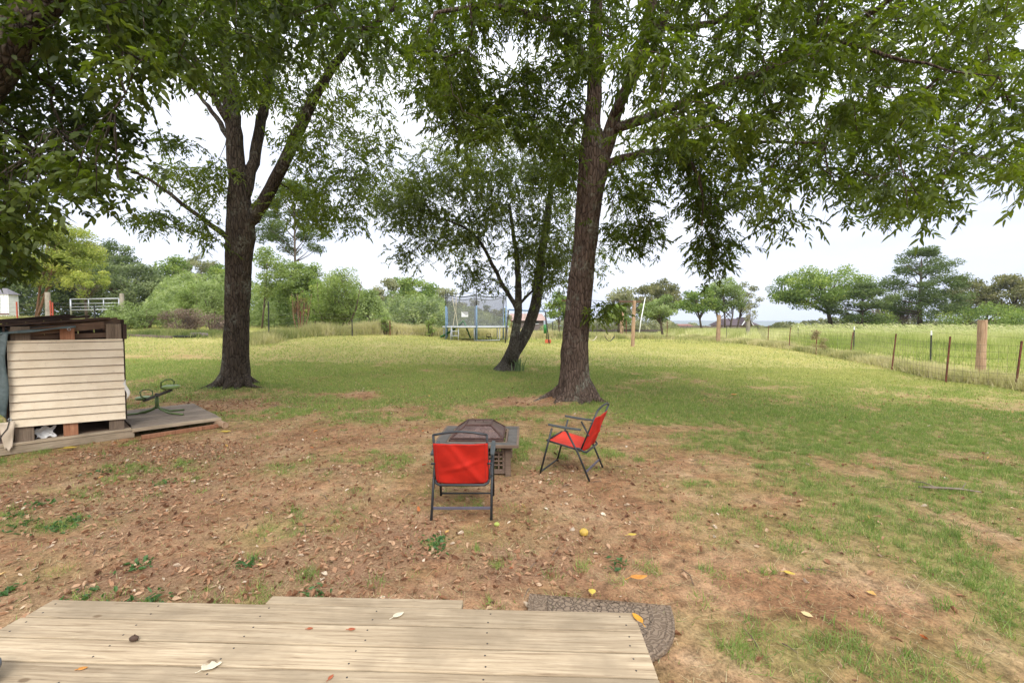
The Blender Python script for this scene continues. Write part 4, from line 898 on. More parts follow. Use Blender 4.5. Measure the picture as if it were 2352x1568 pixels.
M['galv'] = plain('galvanised', (.42, .44, .45), .45, .6, .15, 20)
M['wire'] = plain('fence_wire', (.13, .11, .085), .8, .1, .2, 9)
M['blue'] = plain('blue_foam', (.16, .25, .36), .7, 0, .3, 12)
M['green_pl'] = plain('green_plastic', (.035, .19, .04), .4, 0, .15, 5)
M['lime'] = plain('lime_steel', (.10, .15, .045), .5, .1, .3, 12)
M['lime_seat'] = plain('lime_plastic', (.15, .22, .06), .45, 0, .2, 8)
M['brown_steel'] = plain('dark_steel_beam', (.045, .038, .036), .6, .2, .3, 12)
M['pot'] = plain('grey_plastic', (.06, .063, .068), .5, 0, .15, 6)
M['roof_dark'] = plain('roof_shingle', (.085, .06, .065), .9, 0, .3, 4)
M['roof_tan'] = plain('roof_tan', (.34, .23, .19), .9, 0, .2, 1.5)
M['wall_tan'] = plain('wall_tan', (.38, .27, .19), .9, 0, .2, 1.5)
M['brick'] = plain('brick_wall', (.22, .10, .07), .9, 0, .3, 3)
M['fence_board'] = plain('fence_board', (.16, .125, .11), .9, 0, .3, 2)

def siding_mat():
    m, t, p, o = newmat('vinyl_siding'); c = N(t, 'ShaderNodeTexCoord')
    n = noise(t, 3.5, 6, .65, c.outputs['Object']); n2 = noise(t, 26, 4, .7, c.outputs['Object'])
    r = rampn(t, [(.3, (.58, .47, .325)), (.6, (.68, .575, .42))], n.outputs['Fac'])
    col = mixc(t, r.outputs[0], (.30, .22, .14), math_(t, 'MULTIPLY', rampn(t, [(.62, (0, 0, 0)), (.75, (1, 1, 1))], n2.outputs['Fac']).outputs[0], .6))
    Lk(t, col, p.inputs['Base Color']); p.inputs['Roughness'].default_value = .55; bump(t, p, n2.outputs['Fac'], .1, .003); return m
M['siding'] = siding_mat()
def tarp_mat():
    m, t, p, o = newmat('tarp_cloth'); c = N(t, 'ShaderNodeTexCoord'); n = noise(t, 4, 6, .6, c.outputs['Object'], 1.5)
    Lk(t, rampn(t, [(.35, (.045, .07, .07)), (.65, (.11, .145, .145))], n.outputs['Fac']).outputs[0], p.inputs['Base Color']); p.inputs['Roughness'].default_value = .42
    bump(t, p, n.outputs['Fac'], .8, .03); return m
M['tarp'] = tarp_mat()

# ------------------------------------------------------------------ deck
A = R(-2.03)
def deck():
    root = empty('wooden_deck', (-2.465, 2.394, 0), A, 'weathered bare wood deck of wide planks at the bottom of the view', 'deck')
    W = 3.095; bw = .1385; gap = .008; top = .24; mb = MB()
    for i in range(19):
        y = -(i + .5) * (bw + gap); x0 = 0 + (-.012 if i % 2 else .0) + (-.0 if i else 0); 
        mb.box(((W + x0) / 2, y, top - .019), (W - x0, bw, .038), tint=(i * .37 + .13) % 1)
    mb.box((1.16 + .52, .037, top - .019), (1.045, .070, .038), tint=(0 * .37 + .20) % 1)
    mb.build('decking', M['deck'], root, bevel=.005)
    nb = MB()
    for i in range(8):
        for xx in (.06, .62, 1.20, 1.78, 2.36, 3.02):
            for k in (-.035, .035): nb.lathe([(.0035, -.001), (.0045, .0012), (.003, .0016)], (xx + random.uniform(-.012, .012), -(i + .5) * (bw + gap) + k + random.uniform(-.006, .006), top), 7)
    no = nb.build('nail', M['brown_steel'], root); no['kind'] = 'stuff'
    j = MB(); 
    for xx in (.02, .6, 1.2, 1.8, 2.4, 3.07): j.box((xx, -1.38, .128), (.038, 2.68, .14))
    j.box((W / 2, -.058, .128), (W - .1, .036, .138)); j.build('joist', M['dark_wood'], root)
    for xx in (.1, 1.5, 2.95):
        for yy in (-.12, -2.5): MB().box((xx, yy, -.01), (.09, .08, .28)).build('foot_block', M['joist'], root)
deck()
DECKZ = .24
def on_deck(u, v):
    d = ray(u, v); k = (DECKZ - CAMZ) / d.z; return (d.x * k, d.y * k, DECKZ)

# curved leaf objects
def single_leaf(name, label, cat, loc, rz, L, W_, mat, curl=.25, shape='leaf', tilt=0):
    n = 9; vs = []; mb = MB()
    for i in range(n):
        t = i / (n - 1); w_ = W_ * (math.sin(math.pi * t ** .8) ** .8 if shape == 'leaf' else (.35 + .65 * abs(math.sin(7 * t + 1))) * math.sin(math.pi * min(1, t + .08)) ** .4) / 2
        z = curl * L * ((t - .5) ** 2) * 1.6 + .002
        vs += [((t - .5) * L, -w_, z + w_ * .5), ((t - .5) * L, 0, z), ((t - .5) * L, w_, z + w_ * .55)]
    fs = []
    for i in range(n - 1): a = i * 3; fs += [(a, a + 3, a + 4, a + 1), (a + 1, a + 4, a + 5, a + 2)]
    mb.add(vs, fs, .5); mb.tube([(-L * .5, 0, curl * L * .4), (-L * .66, L * .03, .004), (-L * .8, L * .02, .004)], .0012 + L * .006, 5)
    o = mb.build(name, mat, None, smooth=True); o.location = loc; o.rotation_euler = (tilt, 0, rz)
    m = o.modifiers.new('solid', 'SOLIDIFY'); m.thickness = .0012
    tag(o, label, cat); return o
M['gold'] = plain('golden_leaf', (.60, .28, .03), .6, 0, .3, 30); M['yel'] = plain('yellow_leaf', (.55, .40, .07), .6, 0, .2, 30)
M['cream'] = plain('papery_leaf', (.62, .55, .40), .7, 0, .2, 30); M['orange'] = plain('orange_leaf', (.60, .25, .05), .6, 0, .35, 30); M['redlf'] = plain('rust_leaf', (.38, .10, .04), .7, 0, .3, 30)
g = G(1360, 1368)
single_leaf('fallen_leaf', 'golden yellow leaf hooked over the far right corner of the deck', 'leaf', on_deck(1464, 1421), R(110), .085, .035, M['gold'], .2)
single_leaf('fallen_leaf', 'yellow leaf lying flat on the soil above the doormat', 'leaf', (g[0], g[1], g[2] + .025), R(80), .06, .045, M['yel'], .15)
g = G(1467, 1338); single_leaf('fallen_leaf', 'curled orange and yellow leaf on the soil behind the doormat', 'leaf', (g[0], g[1], g[2] + .028), R(8), .12, .05, M['orange'], .35)
single_leaf('fallen_leaf', 'ragged cream coloured leaf on the third deck plank', 'leaf', on_deck(487, 1533), R(35), .075, .05, M['cream'], .3, 'rag')
g = G(1452, 1236); single_leaf('fallen_leaf', 'pale yellow leaf on the soil right of the yellow fruit', 'leaf', (g[0], g[1], g[2] + .025), R(10), .075, .035, M['yel'], .3)
g = G(160, 1035); single_leaf('fallen_leaf', 'pale yellow leaf in front of the playhouse base beam', 'leaf', (g[0], g[1], g[2] + .03), R(20), .16, .08, M['yel'], .2)
g = G(1686, 912); single_leaf('fallen_leaf', 'orange red leaf alone on the green lawn at right', 'leaf', (g[0], g[1], g[2] + .05), R(10), .14, .09, M['orange'], .4)
g = G(519, 997); single_leaf('fallen_leaf', 'pale yellow leaf right of the wooden platform', 'leaf', (g[0], g[1], g[2] + .03), R(10), .15, .08, M['yel'], .3)
g = G(2018, 1372)
for (u, v, l, mt, sz, rz, lb) in ((190, 1536, 0, 'orange', .035, 20, 'small orange leaf on the deck at lower left'), (915, 1414, 0, 'cream', .06, 40, 'pale curled leaf near the notch edge of the deck'), (145, 1536, 0, 'orange', .03, 60, None),
                               (712, 1444, 0, 'redlf', .028, 10, 'tiny red leaf in the first gap between deck planks'), (808, 1446, 0, 'redlf', .035, 5, 'rust leaf scrap right of the tiny red leaf in the first deck gap'), (1813, 1324, 1, 'yel', .07, -30, 'narrow yellow leaf on bare soil right of the doormat'),
                               (760, 1556, 0, 'redlf', .03, 70, 'small rust leaf at the third deck gap by the bottom edge'), (1810, 1972 - 640, 1, 'yel', .055, 15, None)):
    if lb is None: continue
    loc = on_deck(u, v) if not l else tuple(G(u, v) + np.array([0, 0, .02])); single_leaf('fallen_leaf', lb, 'leaf', loc, R(rz), sz, sz * .5, M[mt], .3)
# nut, fruit
def lump(name, label, cat, loc, r, sc, mat, stem=False):
    root = MB(); k = 12; prof = [(r * math.sin(math.pi * (i + .3) / (k + .6)) * (1 + .04 * math.sin(i * 2)), r - r * math.cos(math.pi * (i + .3) / (k + .6))) for i in range(k + 1)]
    root.lathe(prof, (0, 0, 0), 16); 
    if stem: root.tube([(0, 0, 2 * r - .003), (.004, 0, 2 * r + .008)], .0025, 5)
    o = root.build(name, mat, None, smooth=True); o.scale = sc; o.location = loc; return tag(o, label, cat)
lump('nut', 'dark brown nut husk on the second deck plank at left', 'nut', on_deck(402 * .7656, 1471), .016, (1.3, .9, .8), plain('nut_husk', (.07, .04, .025), .8, 0, .4, 60), True)
g = G(1341, 1230); lump('fallen_fruit', 'round yellow fruit lying in the leaves right of the red chair', 'fruit', tuple(g + np.array([0, 0, .0])), .034, (1.08, 1, .9), plain('yellow_fruit', (.50, .33, .06), .6, 0, .35, 25), True)
g = G(1141, 1208); lump('fallen_fruit', 'small green fruit beside the back leg of the red chair', 'fruit', tuple(g), .019, (1.3, 1, .9), plain('green_fruit', (.33, .38, .08), .6, 0, .3, 25), True)
# fallen stick on the lawn at right
g = G(2180, 1130); mb = MB(); mb.tube([(-.26, 0.02, .03), (-.15, -.02, .045), (.1, .02, .035), (.26, -.02, .03)], [.008, .013, .012, .006], 6)
mb.tube([(-.12, -.02, .045), (-.2, .06, .07), (-.28, .09, .06)], [.006, .005, .003], 5); mb.tube([(.12, .02, .035), (.2, .09, .08)], [.006, .003], 5)
o = mb.build('fallen_branch', M['pal_grey'], None, smooth=True); o.location = tuple(g); o.rotation_euler = (0, 0, R(-12)); tag(o, 'short grey forked stick on the grass at right', 'branch')

# grey pot cut by the lower left corner
x_, y_, z_ = on_deck(-14, 1580)
mb = MB(); mb.lathe([(.07, 0), (.085, .02), (.095, .09), (.105, .10), (.105, .125), (.095, .125), (.09, .11), (.02, .10)], (0, 0, 0), 32)
o = mb.build('plant_pot', M['pot'], None, smooth=True); o.location = (x_ - .10, y_ - .02, z_); o.scale = (1, 1, .6); tag(o, 'dark grey rounded pot cut off at the lower left corner of the deck', 'pot')

# ------------------------------------------------------------------ door mat
def doormat():
    c = (.53, 2.725); ang = math.atan2(2.67 - 2.78, .92 - .16)
    root = empty('doormat', (c[0], c[1], .018), ang, 'half moon embossed rubber doormat partly under the deck edge', 'doormat')
    a, b = .425, .52; n = 72
    def outline(s):
        pts = [(-a * s, 0.0 - (1 - s) * .06)]
        for i in range(n + 1):
            t = math.pi * i / n; ex = 2 / 2.5
            cx_, sx_ = math.cos(t), math.sin(t); pts.append((-math.copysign(abs(cx_) ** ex, cx_) * a * s, -(abs(sx_) ** ex) * b * s - (1 - s) * .06))
        return pts
    ss = np.linspace(0.02, 1, 46); V = []
    prof = lambda s: .016 if s > .965 else (.0165 if .70 < s < .735 or .90 < s < .925 else .011)
    for s in ss:
        for p in outline(s): V.append((p[0], p[1], prof(s)))
    k = n + 2; Fq = [(i * k + j, (i + 1) * k + j, (i + 1) * k + (j + 1) % k, i * k + (j + 1) % k) for i in range(len(ss) - 1) for j in range(k)]
    V += [(p[0] * 1.004, p[1] * 1.004, -.004) for p in outline(1.0)]; i = len(ss) - 1
    Fq += [(i * k + j, (i + 1) * k + j, (i + 1) * k + (j + 1) % k, i * k + (j + 1) % k) for j in range(k)]
    m, t, p, o = newmat('rubber_mat'); tcn = N(t, 'ShaderNodeTexCoord')
    vo = N(t, 'ShaderNodeTexVoronoi', feature='DISTANCE_TO_EDGE', i_Scale=34.0); dn = noise(t, 16, 3, .5, tcn.outputs['Object'])
    va = mixc(t, tcn.outputs['Object'], dn.outputs['Color'], .05); Lk(t, va, vo.inputs['Vector'])
    wv_ = N(t, 'ShaderNodeTexWave', wave_type='RINGS', i_Scale=7.0, i_Distortion=22.0, i_Detail=1.5); wv_.inputs['Detail Scale'].default_value = 2.2; Lk(t, tcn.outputs['Object'], wv_.inputs['Vector'])
    zone = attr(t, 'zone')
    h = mixc(t, rampn(t, [(0, (0, 0, 0)), (.12, (1, 1, 1))], vo.outputs['Distance']).outputs[0], rampn(t, [(.35, (0, 0, 0)), (.55, (1, 1, 1))], wv_.outputs['Fac']).outputs[0], zone)
    Lk(t, mixc(t, (.125, .084, .052), (.20, .143, .094), h), p.inputs['Base Color']); p.inputs['Roughness'].default_value = .7
    bump(t, p, h, 1.0, .008)
    o_ = npmesh('mat_sheet', V, Fq, m, root, smooth=False); z_a = np.zeros(len(V), np.float32)
    for q, s in enumerate(ss): z_a[q * k:(q + 1) * k] = 1.0 if s > .72 else 0
    a_ = o_.data.attributes.new('zone', 'FLOAT', 'POINT'); a_.data.foreach_set('value', z_a)
    rim = MB(); rim.tube([(x, y, .016) for x, y in outline(.985)] + [(outline(.985)[0][0], outline(.985)[0][1], .016)], .006, 6); rim.tube([(x, y, .013) for x, y in outline(.72)], .004, 6)
    rim.build('rim', plain('mat_rim', (.16, .13, .11), .7, 0, .2, 20), root, smooth=True)
doormat()

# ------------------------------------------------------------------ folding chairs
def sheet(cols, rows, f, name, mat, parent, th=.004):
    V = [f(i / (cols - 1), j / (rows - 1)) for j in range(rows) for i in range(cols)]
    Fq = [(j * cols + i, j * cols + i + 1, (j + 1) * cols + i + 1, (j + 1) * cols + i) for j in range(rows - 1) for i in range(cols - 1)]
    o = npmesh(name, V, Fq, mat, parent, np.full(len(V), .5), smooth=True)
    if th: m = o.modifiers.new('solid', 'SOLIDIFY'); m.thickness = th; m.offset = 0
    return o
def chair(loc, rz, label, sagk=1.0, seed=1):
    root = empty('folding_chair', loc, rz, label, 'chair', 'red folding chairs round the fire pit'); T_ = M['char']; r = random.Random(seed)
    fy, ry = .29, -.29
    for s in (-1, 1):
        MB().tube([(s * .262, .15, .535), (s * .262, fy, .005)], .0115, 8).build('leg', T_, root, smooth=True)
        MB().tube([(s * .262, -.02, .53), (s * .262, -.155, .30), (s * .262, ry, .005)], .0115, 8).build('leg', T_, root, smooth=True)
        a = MB(); a.add(*armrest(s)); a.build('armrest', M['arm'], root, bevel=.006, smooth=False)
    c = MB(); c.tube([(-.262, fy - .01, .03), (.262, fy - .01, .03)], .009, 8); c.build('front_crossbar', T_, root, smooth=True)
    c = MB(); c.box((0, ry + .045, .095), (.515, .010, .026)); c.build('rear_crossbar', plain('lavender_grey_bar', (.12, .11, .14), .5, .3, .2, 20), root, bevel=.002)
    # seat rails and the U shaped lock bar
    sr = MB()
    for s in (-1, 1): sr.tube([(s * .235, .22, .385), (s * .235, .0, .35), (s * .235, -.18, .315)], .0105, 8)
    sr.tube([(-.235, .22, .385), (0, .225, .385), (.235, .22, .385)], .0105, 8)
    sr.tube([(-.262, -.13, .345), (-.235, -.16, .34), (-.232, -.215, .31), (-.20, -.235, .298), (.20, -.235, .298), (.232, -.215, .31), (.235, -.16, .34), (.262, -.13, .345)], .0115, 8)
    sr.build('seat_frame', T_, root, smooth=True)
    bk = MB(); pts = []
    B0 = lambda t: (-.18 - .185 * t, .32 + .455 * t)       # back upright, t=1 shoulder
    for s in (-1, 1):
        y_, z_ = B0(0); y2_, z2_ = B0(1); bk.tube([(s * .232, y_, z_), (s * .228, y2_, z2_)], .0105, 8)
    y2_, z2_ = B0(1); bk.tube([(-.228 + .456 * i / 12, y2_ - .012 * math.sin(math.pi * i / 12), z2_ + .030 * math.sin(math.pi * i / 12)) for i in range(13)], .0105, 8)
    for s in (-1, 1): bk.box((s * .245, -.27, .50), (.035, .014, .014))
    bk.build('back_frame', T_, root, smooth=True)
    def fb(u, v):
        t = -.03 + .86 * v; y_, z_ = B0(t); x = (u - .5) * .468
        sag = .032 * math.sin(math.pi * u) * (1 - .55 * v) * sagk; wr = .006 * math.sin(9 * u + 7 * v + seed) * math.sin(math.pi * u) + .007 * math.sin(5 * (u * .9 + v * 1.6) + seed * 2) * math.sin(math.pi * u) + .016 * math.exp(-((u * .9 + v * .55 - .80) / .05) ** 2) + .012 * math.exp(-((u * .4 - v + .25) / .05) ** 2) * math.sin(math.pi * u)
        return (x, y_ - .013 * (1 if abs(u - .5) < .49 else .6) - sag - wr, z_ - sag * .3)
    b_ = sheet(26, 26, fb, 'back_cloth', M['red_cloth'], root, .004)
    hem = MB(); 
    for u in (.055, .945): hem.tube([(fb(u, v)[0], fb(u, v)[1] - .003, fb(u, v)[2]) for v in np.linspace(0, 1, 14)], .0022, 4)
    hem.tube([(fb(u, .97)[0], fb(u, .97)[1] - .003, fb(u, .97)[2]) for u in np.linspace(0, 1, 14)], .0022, 4)
    hem.build('seam', plain('dark_red_seam', (.36, .02, .012), .8, 0, .2, 20), b_)
    def fs_(u, v):
        x = (u - .5) * .47; y_ = .235 - .42 * v; z_ = .392 - .075 * v - .045 * math.sin(math.pi * u) * math.sin(math.pi * min(1, v * .9 + .12)) * sagk
        if v < .06: z_ -= .012
        return (x, y_, z_ + .008)
    sheet(20, 20, fs_, 'seat_cloth', M['red_seat'], root, .004)
    return root
def armrest(s):
    vs = []; ys = np.linspace(-.19, .19, 9); fs = []
    for y in ys:
        z = .548 + .02 * (y + .19) / .38 - .006 * math.cos(y * 7); w_ = .017 + .006 * math.sin((y + .19) / .38 * math.pi)
        vs += [(s * .268 - w_, y, z), (s * .268 + w_, y, z), (s * .268 + w_, y, z + .02), (s * .268 - w_, y, z + .02)]
    n = len(ys)
    for i in range(n - 1):
        a = i * 4
        for j in range(4): fs.append((a + j, a + (j + 1) % 4, a + 4 + (j + 1) % 4, a + 4 + j))
    fs += [(3, 2, 1, 0), (4 * n - 4, 4 * n - 3, 4 * n - 2, 4 * n - 1)]; return vs, fs
ch1 = G(1058, 1201); ch1b = G(1060, 1137)
chair((-.445, 4.20, .0), R(.5), 'red folding chair seen from behind, in front of the fire pit table', 1.0, 1)
chair((.70, 5.235, .01), R(63), 'red folding chair seen from the side, right of the fire pit table', .7, 4)

# ------------------------------------------------------------------ fire pit table
def firepit():
    root = empty('fire_pit_table', (-.395, 5.46, .0), R(-1.5), 'square fire pit table with slate top and domed bronze mesh lid', 'fire pit'); S = .48; zt = .375
    t = MB()
    for s in (-1, 1):
        t.box((0, s * (S - .012), zt - .012), (2 * S, .026, .03)); t.box((s * (S - .012), 0, zt - .012), (.026, 2 * S - .054, .03))
        t.box((0, s * (.335), zt - .010), (.66, .024, .026)); t.box((s * .335, 0, zt - .010), (.024, .64, .026))
    t.build('table_rim', M['fpwood'], root, bevel=.003)
    q = MB()
    for s in (-1, 1):
        for k in (-.5, .5): q.box((k * .48 * 1.0, s * .408, zt - .004), (.474, .115, .012)); 
        for k in (-.5, .5): q.box((s * .408, k * .33, zt - .004), (.115, .325, .012))
    q.build('slate_top', M['slate'], root, bevel=.002)
    b = MB(); b.lathe([(.30, zt - .02), (.29, zt - .08), (.22, zt - .17), (.08, zt - .20)], (0, 0, 0), 28); b.build('fire_bowl', M['black'], root, smooth=True)
    for sx in (-1, 1):
        for sy in (-1, 1): MB().box((sx * .36, sy * .36, .17), (.062, .062, .34)).build('leg', M['fpwood'], root, bevel=.003)
    for k in range(4):
        a = k * math.pi / 2; pn = MB(); w_ = .655
        nx_, nz_ = 9, 5; cw = w_ / nx_; ch = .25 / nz_
        def add(cx_, cz, dx, dz): 
            c = Vector((cx_, -.352, cz)); c.rotate(Matrix.Rotation(a, 3, 'Z')); pn.box(c, (dx, .018, dz), rz=a)
        add(0, .322, w_, .028); add(0, .048, w_, .05)
        for i in range(nx_ + 1):
            solid = i in (0, 3, 6, 9); add(-w_ / 2 + i * cw + (.012 if i == 0 else -.012 if i == nx_ else 0), .19, .034 if solid else .014, .234)
        for j in range(1, nz_): add(0, .073 + j * .236 / nz_, w_ - .02, .013)
        pn.build('lattice_panel', M['brown_fp'], root, bevel=.0015)
    # mesh lid: frame bars + perforated sheets
    lid = MB(); b_, tp, z0, z1, z2 = .30, .15, zt + .010, zt + .035, zt + .155
    def ring(s, z): return [(-s, -s, z), (s, -s, z), (s, s, z), (-s, s, z)]
    for s, z, r_ in ((b_, z0, .009), (b_, z1, .007), (tp, z2, .009)):
        rr = ring(s, z)
        for i in range(4): lid.beam(rr[i], rr[(i + 1) % 4], r_ * 2, r_ * 2)
    for i in range(4): lid.beam(ring(b_, z1)[i], ring(tp, z2)[i], .018, .014)
    lo = lid.build('lid_frame', M['copper'], root, bevel=.002)
    ms = MB(); R1, R2, R0 = ring(b_ - .004, z1), ring(tp - .004, z2 - .004), ring(b_ - .004, z0)
    for i in range(4): ms.add([R1[i], R1[(i + 1) % 4], R2[(i + 1) % 4], R2[i]], [(0, 1, 2, 3)]); ms.add([R0[i], R0[(i + 1) % 4], R1[(i + 1) % 4], R1[i]], [(0, 1, 2, 3)])
    ms.add(R2, [(0, 1, 2, 3)]); 
    m, tt, p, o = newmat('bronze_mesh'); tcn = N(tt, 'ShaderNodeTexCoord'); 
    ck = N(tt, 'ShaderNodeTexVoronoi', i_Scale=110.0); Lk(tt, tcn.outputs['Object'], ck.inputs['Vector'])
    nn = noise(tt, 9, 4, .6, tcn.outputs['Object'])
    Lk(tt, rampn(tt, [(.3, (.07, .042, .036)), (.7, (.16, .10, .085))], nn.outputs['Fac']).outputs[0], p.inputs['Base Color']); p.inputs['Roughness'].default_value = .6
    tr = N(tt, 'ShaderNodeBsdfTransparent'); mx = N(tt, 'ShaderNodeMixShader'); mx.inputs[0].default_value = .28; Lk(tt, p.outputs[0], mx.inputs[1]); Lk(tt, tr.outputs[0], mx.inputs[2]); Lk(tt, mx.outputs[0], o.inputs[0])
    ms.build('mesh', m, lo)
    h = MB(); h.tube([(-.05, 0, z2 + .004), (-.045, 0, z2 + .03), (0, 0, z2 + .036), (.045, 0, z2 + .03), (.05, 0, z2 + .004)], .006, 6); h.build('lid_handle', M['copper'], root, smooth=True)
M['brown_fp'] = plain('lattice_wood', (.15, .10, .072), .85, 0, .35, 16)
firepit()

# ------------------------------------------------------------------ playhouse of pallets
PR = R(46.2)
def playhouse():
    root = empty('playhouse', (-5.71, 6.81, 0), PR, 'makeshift playhouse of pallets with cream siding and a dark plank roof', 'playhouse')
    b = MB(); b.box((-.85, .055, .055), (1.72, .11, .10), tint=.2); b.box((-.87, .055, .128), (1.70, .11, .036), tint=.7); b.build('base_beam', M['joist'], root, bevel=.006)
    # lap siding
    zt, zb = 1.49, .30
    for k in range(10):
        h = (zt - .03 - zb) / 10; z0 = zb + k * h
        e = .055 * (1 - k / 10); yo = .016          # bottom edge lies a little askew
        sdg = MB(); xl, xr = -1.245, -.085; yb, yt = .006, .030
        vs = [(xl, yb, z0 + e), (xr, yb, z0), (xr, yt, z0 + h - .009), (xl, yt, z0 + h + e * .9 - .009), (xl, yt + .006, z0 + e), (xr, yt + .006, z0), (xr, yt + .006, z0 + h - .009), (xl, yt + .006, z0 + h + e * .9 - .009)]
        sdg.add(vs, [(0, 1, 2, 3), (7, 6, 5, 4), (0, 4, 5, 1), (1, 5, 6, 2), (2, 6, 7, 3), (3, 7, 4, 0)])
        PH.append(sdg)
    allb = MB()
    for s in PH: allb.add(s.v, s.f)
    allb.box((-.665, .034, zt - .012), (1.15, .012, .034)); 
    for i in range(26): allb.box((-1.22 + i * .0435, .028, zt + .004), (.026, .004, .004))
    allb.build('siding', M['siding'], root)
    MB().box((-.665, .0405, .93), (1.14, .003, 1.10)).build('lap_shade', M['dark_wood'], root)  # dark sheet added behind the gaps, standing in for shadow lines under the laps
    # uprights
    for (x0, x1, z1, mt) in ((-1.21, -1.03, 1.68, 'pal_v'), (-.75, -.60, 1.67, 'pal_or'), (-.27, -.10, 1.715, 'pal_v')):
        MB().box(((x0 + x1) / 2, .054, (z1 + .146) / 2), (x1 - x0, .022, z1 - .146)).build('upright', M[mt], root, bevel=.003)
    MB().box((-.19, .25, 1.70), (.20, .03, .17)).build('upright', M['brown_wood'], root)
    MB().box((-.06, .10, 1.60), (.045, .12, .22)).build('end_block', M['dark_wood'], root, bevel=.004)
    rl = MB(); rl.beam((-1.25, .20, 1.62), (-.12, .20, 1.77), .03, .09, tint=.1); rl.beam((-1.22, .085, 1.585), (-.28, .085, 1.70), .02, .10, tint=.4); rl.beam((-1.23, .15, 1.52), (-.1, .15, 1.56), .03, .07, tint=.8); rl.build('rail', M['brown_wood'], root)
    w_ = MB()
    for i in range(7): w_.box((-1.17 + i * .185, 1.0, .94), (.18, .02, 1.70), tint=i * .14)
    for z in (.3, .9, 1.45): w_.box((-.65, 1.04, z), (1.2, .05, .09))
    w_.build('back_wall', M['dark_wood'], root)
    for sx in (-1.27, -.125):
        w_ = MB(); 
        for i in range(6): w_.box((sx, .17 + i * .16, .92), (.02, .15, 1.60))
        w_.build('side_wall', M['dark_wood'], root)
    fl = MB(); 
    for i in range(8): fl.box((-.86, .20 + i * .145, .135), (1.66, .135, .022))
    for xx in (-1.6, -.86, -.10): fl.box((xx, .70, .062), (.07, 1.1, .11))
    fl.build('floor', M['brown_wood'], root)
    rf = MB()     # overlapping dark roof boards
    for i, (xr, y, z) in enumerate(((-.62, .66, 1.845), (-.42, .42, 1.825), (-.22, .19, 1.80))):
        rf.beam((-2.3, y, z - .20), (xr, y, z), .26, .03, tint=i * .3)
    rf.beam((-2.3, .95, 1.64), (-.55, .95, 1.83), .34, .03, tint=.5)
    rf.build('roof', M['dark_wood'], root)
    MB().box((-.9, .8, .6), (.3, .25, .5)).build('inner_crate', M['black'], root)
PH = []
playhouse()
def loc_ph(x, y, z): a, b = math.cos(PR), math.sin(PR); return np.array([-5.71 + x * a - y * b, 6.81 + x * b + y * a, z])
def tarp():
    root = empty('tarp', tuple(loc_ph(-1.3, .0, 0)), PR, 'grey green tarp draped over the left end of the playhouse roof', 'tarp')
    def f(u, v):   # band along the top, sagging
        x = -.62 + u * 1.33; z = 1.70 - .10 * (1 - u) * 1.0 - v * (.030 + .055 * (1 - u)) - .015 * math.sin(3.1 * u) + .006 * math.sin(20 * u + 4 * v); y = .30 - .335 * min(1, v * 1.9) + .01 * math.sin(14 * u)
        return (x, y + (.0 if v < .5 else -.012), z + (.05 if v < .2 else 0))
    a = sheet(30, 10, f, 'top_fold', M['tarp'], root, .003)
    def g_(u, v):   # hanging part at the left
        x = -.40 + u * .46 + .015 * math.sin(9 * v + 2 * u) - .02 * v * u; z = 1.60 - v * (1.15 + .12 * math.sin(6 * u)); y = -.02 - .03 * math.sin(7 * u + 2 * v) * (1 - .4 * v) - .02 * u
        return (x, y, z)
    b = sheet(18, 26, g_, 'hanging_fold', M['tarp'], root, .003)
    for (x, y, z) in ((.055, -.035, .47), (.64, -.06, 1.64)):
        g2_ = MB(); g2_.tube([(x + .016 * math.cos(t), y, z + .016 * math.sin(t)) for t in np.linspace(0, 2 * math.pi, 13)], .004, 5); g2_.build('grommet', M['galv'], root, smooth=True)
    c = MB(); c.tube([(.05, -.04, .45), (.03, -.05, .36), (-.02, -.05, .28), (-.04, -.04, .2)], .005, 5); c.build('cord', M['black'], root, smooth=True)
tarp()
def scrap():
    def f(u, v): return (-.13 + u * .15 * (1 - .55 * v) + .05 * v, -.035 + .01 * math.sin(8 * v + 3 * u), .44 - v * .36 + .03 * math.sin(9 * u) * v)
    o = sheet(8, 14, f, 'torn_sheet', plain('torn_vinyl', (.50, .41, .31), .6, 0, .15, 9), None, .003); o.location = tuple(loc_ph(-1.22, .0, 0)); o.rotation_euler = (0, 0, PR)
    tag(o, 'torn cream strip hanging at the lower left of the siding', 'vinyl scrap')
    r_ = random.Random(5)
    def g_(u, v): return ((u - .5) * .19 + .02 * math.sin(9 * v), .05 * math.sin(u * 3.1) * math.sin(v * 3.1) - .05, v * .15 + .02 * math.sin(11 * u + 3 * v))
    o = sheet(14, 12, g_, 'plastic_bag', plain('white_bag', (.50, .49, .47), .4, 0, .25, 14), None, .004); o.location = tuple(loc_ph(-.93, .17, .148)); o.rotation_euler = (0, 0, PR)
    tag(o, 'crumpled white plastic bag inside the gap under the siding', 'bag')
    def h_(u, v): return (.022 * math.sin(6 * v) + (u - .5) * .05 * math.sin(math.pi * (v * .9 + .05)), .0 + .006 * math.sin(9 * u), .60 + v * .28)
    o = sheet(5, 9, h_, 'paper_scrap', plain('white_paper', (.62, .60, .55), .7, 0, .1, 14), None, .003); o.location = tuple(loc_ph(-.065, .015, 0)); o.rotation_euler = (0, 0, PR)
    tag(o, 'small white scrap sticking out at the right edge of the siding', 'paper')
scrap()
